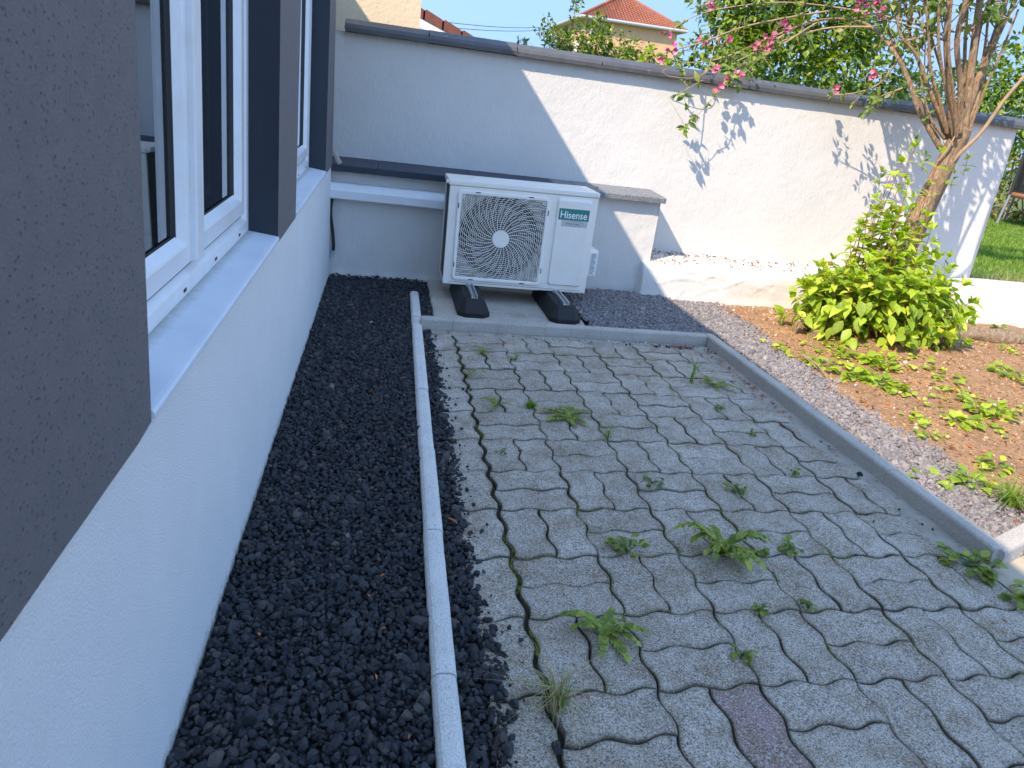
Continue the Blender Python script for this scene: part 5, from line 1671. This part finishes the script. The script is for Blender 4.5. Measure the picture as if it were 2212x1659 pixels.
litter('ledge_litter', pts, .018, leaf_mat('dry_blossom', [(0, (.05, .03, .02)), (.5, (.17, .075, .04)), (.9, (.30, .13, .06)), (1, (.45, .25, .13))], .1, .8, False), 'brown dry blossoms lying on top of the white plinth')
pts = [(rnd.uniform(1.0, 1.60), rnd.uniform(4.22, 4.49), .654) for _ in range(14)]+[(1.60-abs(rnd.gauss(0, .09)), 3.28-abs(rnd.gauss(0, .02)), .008) for _ in range(70)]
pts += [(1.67-abs(rnd.gauss(0, .02)), rnd.uniform(2.4, 3.25), .010) for _ in range(70)]+[(.20+abs(rnd.gauss(0, .02)), rnd.uniform(2.9, 3.28), .010) for _ in range(14)]
pts += [(rnd.uniform(.4, 1.6), rnd.uniform(1.0, 3.2), .003) for _ in range(26)]+[(rnd.uniform(-.25, .12), rnd.uniform(.8, 3.8), .02) for _ in range(34)]
litter('corner_litter', pts, .016, DEADL, 'brown leaves gathered along the kerb and on the pavers')
# dry wood chips in the gravel strip
for (u, v, l, an, lab) in ((978, 1124, .035, -.7, 'tan wood splinter on the narrow gravel strip'), (950, 978, .018, .2, 'round brown dry leaf on the narrow gravel strip'), (886, 1587, .02, 1.2, 'orange red dry leaf on the black gravel')):
    g = G(u, v, .02); f = Foliage(); f.leaf((g.x-l/2*math.cos(an), g.y-l/2*math.sin(an), .020), (math.cos(an), math.sin(an), .05), (0, 0, 1), l)
    o = f.build('dry_leaf', DEADL, None, .55, .1); tag(o, lab, 'dry leaf')

# stumps, log, twigs
CUT = rough_paint('sawn_wood', (.52, .37, .23), (.40, .28, .17), 60, .004, .6, .85, 20, ((.25, .16, .09), 30, .6))
def stump(u, v, r, h, lab, lean=0):
    g = G(u, v, .05); z0 = soil_z(g.x, g.y)-.03
    e = empty('tree_stump', (g.x, g.y, z0), lab, 'stump', 'cut stumps at the left of the shrub')
    b = B(); n = 14; V = []
    for i in range(7):
        t = i/6
        for k in range(n):
            a = 2*math.pi*k/n; q = r*(1.25-.25*t)*(1+.14*noise.noise(Vector((math.cos(a)*2, math.sin(a)*2, i*.5+u))))
            V.append((g.x+q*math.cos(a)+lean*t, g.y+q*math.sin(a), z0+h*t+(.01*math.cos(a) if i == 6 else 0)))
    F = [(i*n+k, i*n+(k+1) % n, (i+1)*n+(k+1) % n, (i+1)*n+k) for i in range(6) for k in range(n)]
    b.add(V, F).build('bark', BARK, e, True)
    B().add(V[-n:], [tuple(range(n))]).build('sawn_face', CUT, e, fix=False)
stump(1727, 714, .033, .105, 'tallest sawn stump beside the shrub', -.01)
stump(1757, 728, .026, .085, 'round pale topped stump in the middle of the three', .0)
stump(1778, 730, .020, .06, 'small leaning stump on the right of the three', .02)
la, lb = Vector((3.42, 3.80, .055)), Vector((4.22, 3.74, .05))
b = B(); pts = [la.lerp(lb, k/26) for k in range(27)]; n = 16
b.tube(pts, [.062-.012*k/26 for k in range(27)], n)
for i in range(27):
    for k in range(n):
        v = Vector(b.V[i*n+k]); d = v-pts[i]
        f = 1+.42*noise.noise(Vector((k*.9, i*.18, 3)))+.40*noise.noise(Vector((math.cos(k*.39)*1.5, math.sin(k*.39)*1.5, i*.12)))
        if i in (0, 26): f *= .55
        b.V[i*n+k] = tuple(pts[i]+Vector((d.x*f, d.y*f*1.25, d.z*f*.8)))
lg = b.build('driftwood_log', bark_mat('weathered_wood', (.58, .42, .26), (.25, .16, .09), 38), None, True); tag(lg, 'weathered tan log lying on the soil right of the shrub', 'log')
for k, (ux, vy, ux2, vy2, r) in enumerate(((1735, 765, 1790, 815, .004), (1725, 760, 1765, 795, .0025), (1925, 740, 1975, 775, .0035), (1960, 760, 2010, 800, .0025))):
    a_, c_ = G(ux, vy, .055), G(ux2, vy2, .05)
    q = stem_pts(a_, c_, .006, 8, .006)
    o = B().tube(q, r, 6).build('fallen_twig', TWIG)
    tag(o, ['long thin twig lying below the stumps', 'thin curved twig just under the stumps', 'twig in the shade of the shrub', 'grey twig right of the shrub shade'][k], 'twig')
# small plants at the foot of the plinth
gg = Vector((4.15, 4.02, .03)); roundleaf(tuple(gg), 8, .05, .06, 'single leafy seedling against the plinth above the log', L_WEED)
# pale chip and paint flakes on the pavers
for (u, v, s_, lab) in ((2078, 1212, .013, 'white pebble on the paver at the near right'), (858, 645, .0, None), (1360, 724, .011, 'pale blue white paint flake by the back kerb')):
    if not lab: continue
    g = G(u, v, .005); o = stones('pebble', [(g.x, g.y, .006)], s_, plain('white_stone', (.62, .64, .66), .7), 2, lab, 'pebble'); del o['kind']
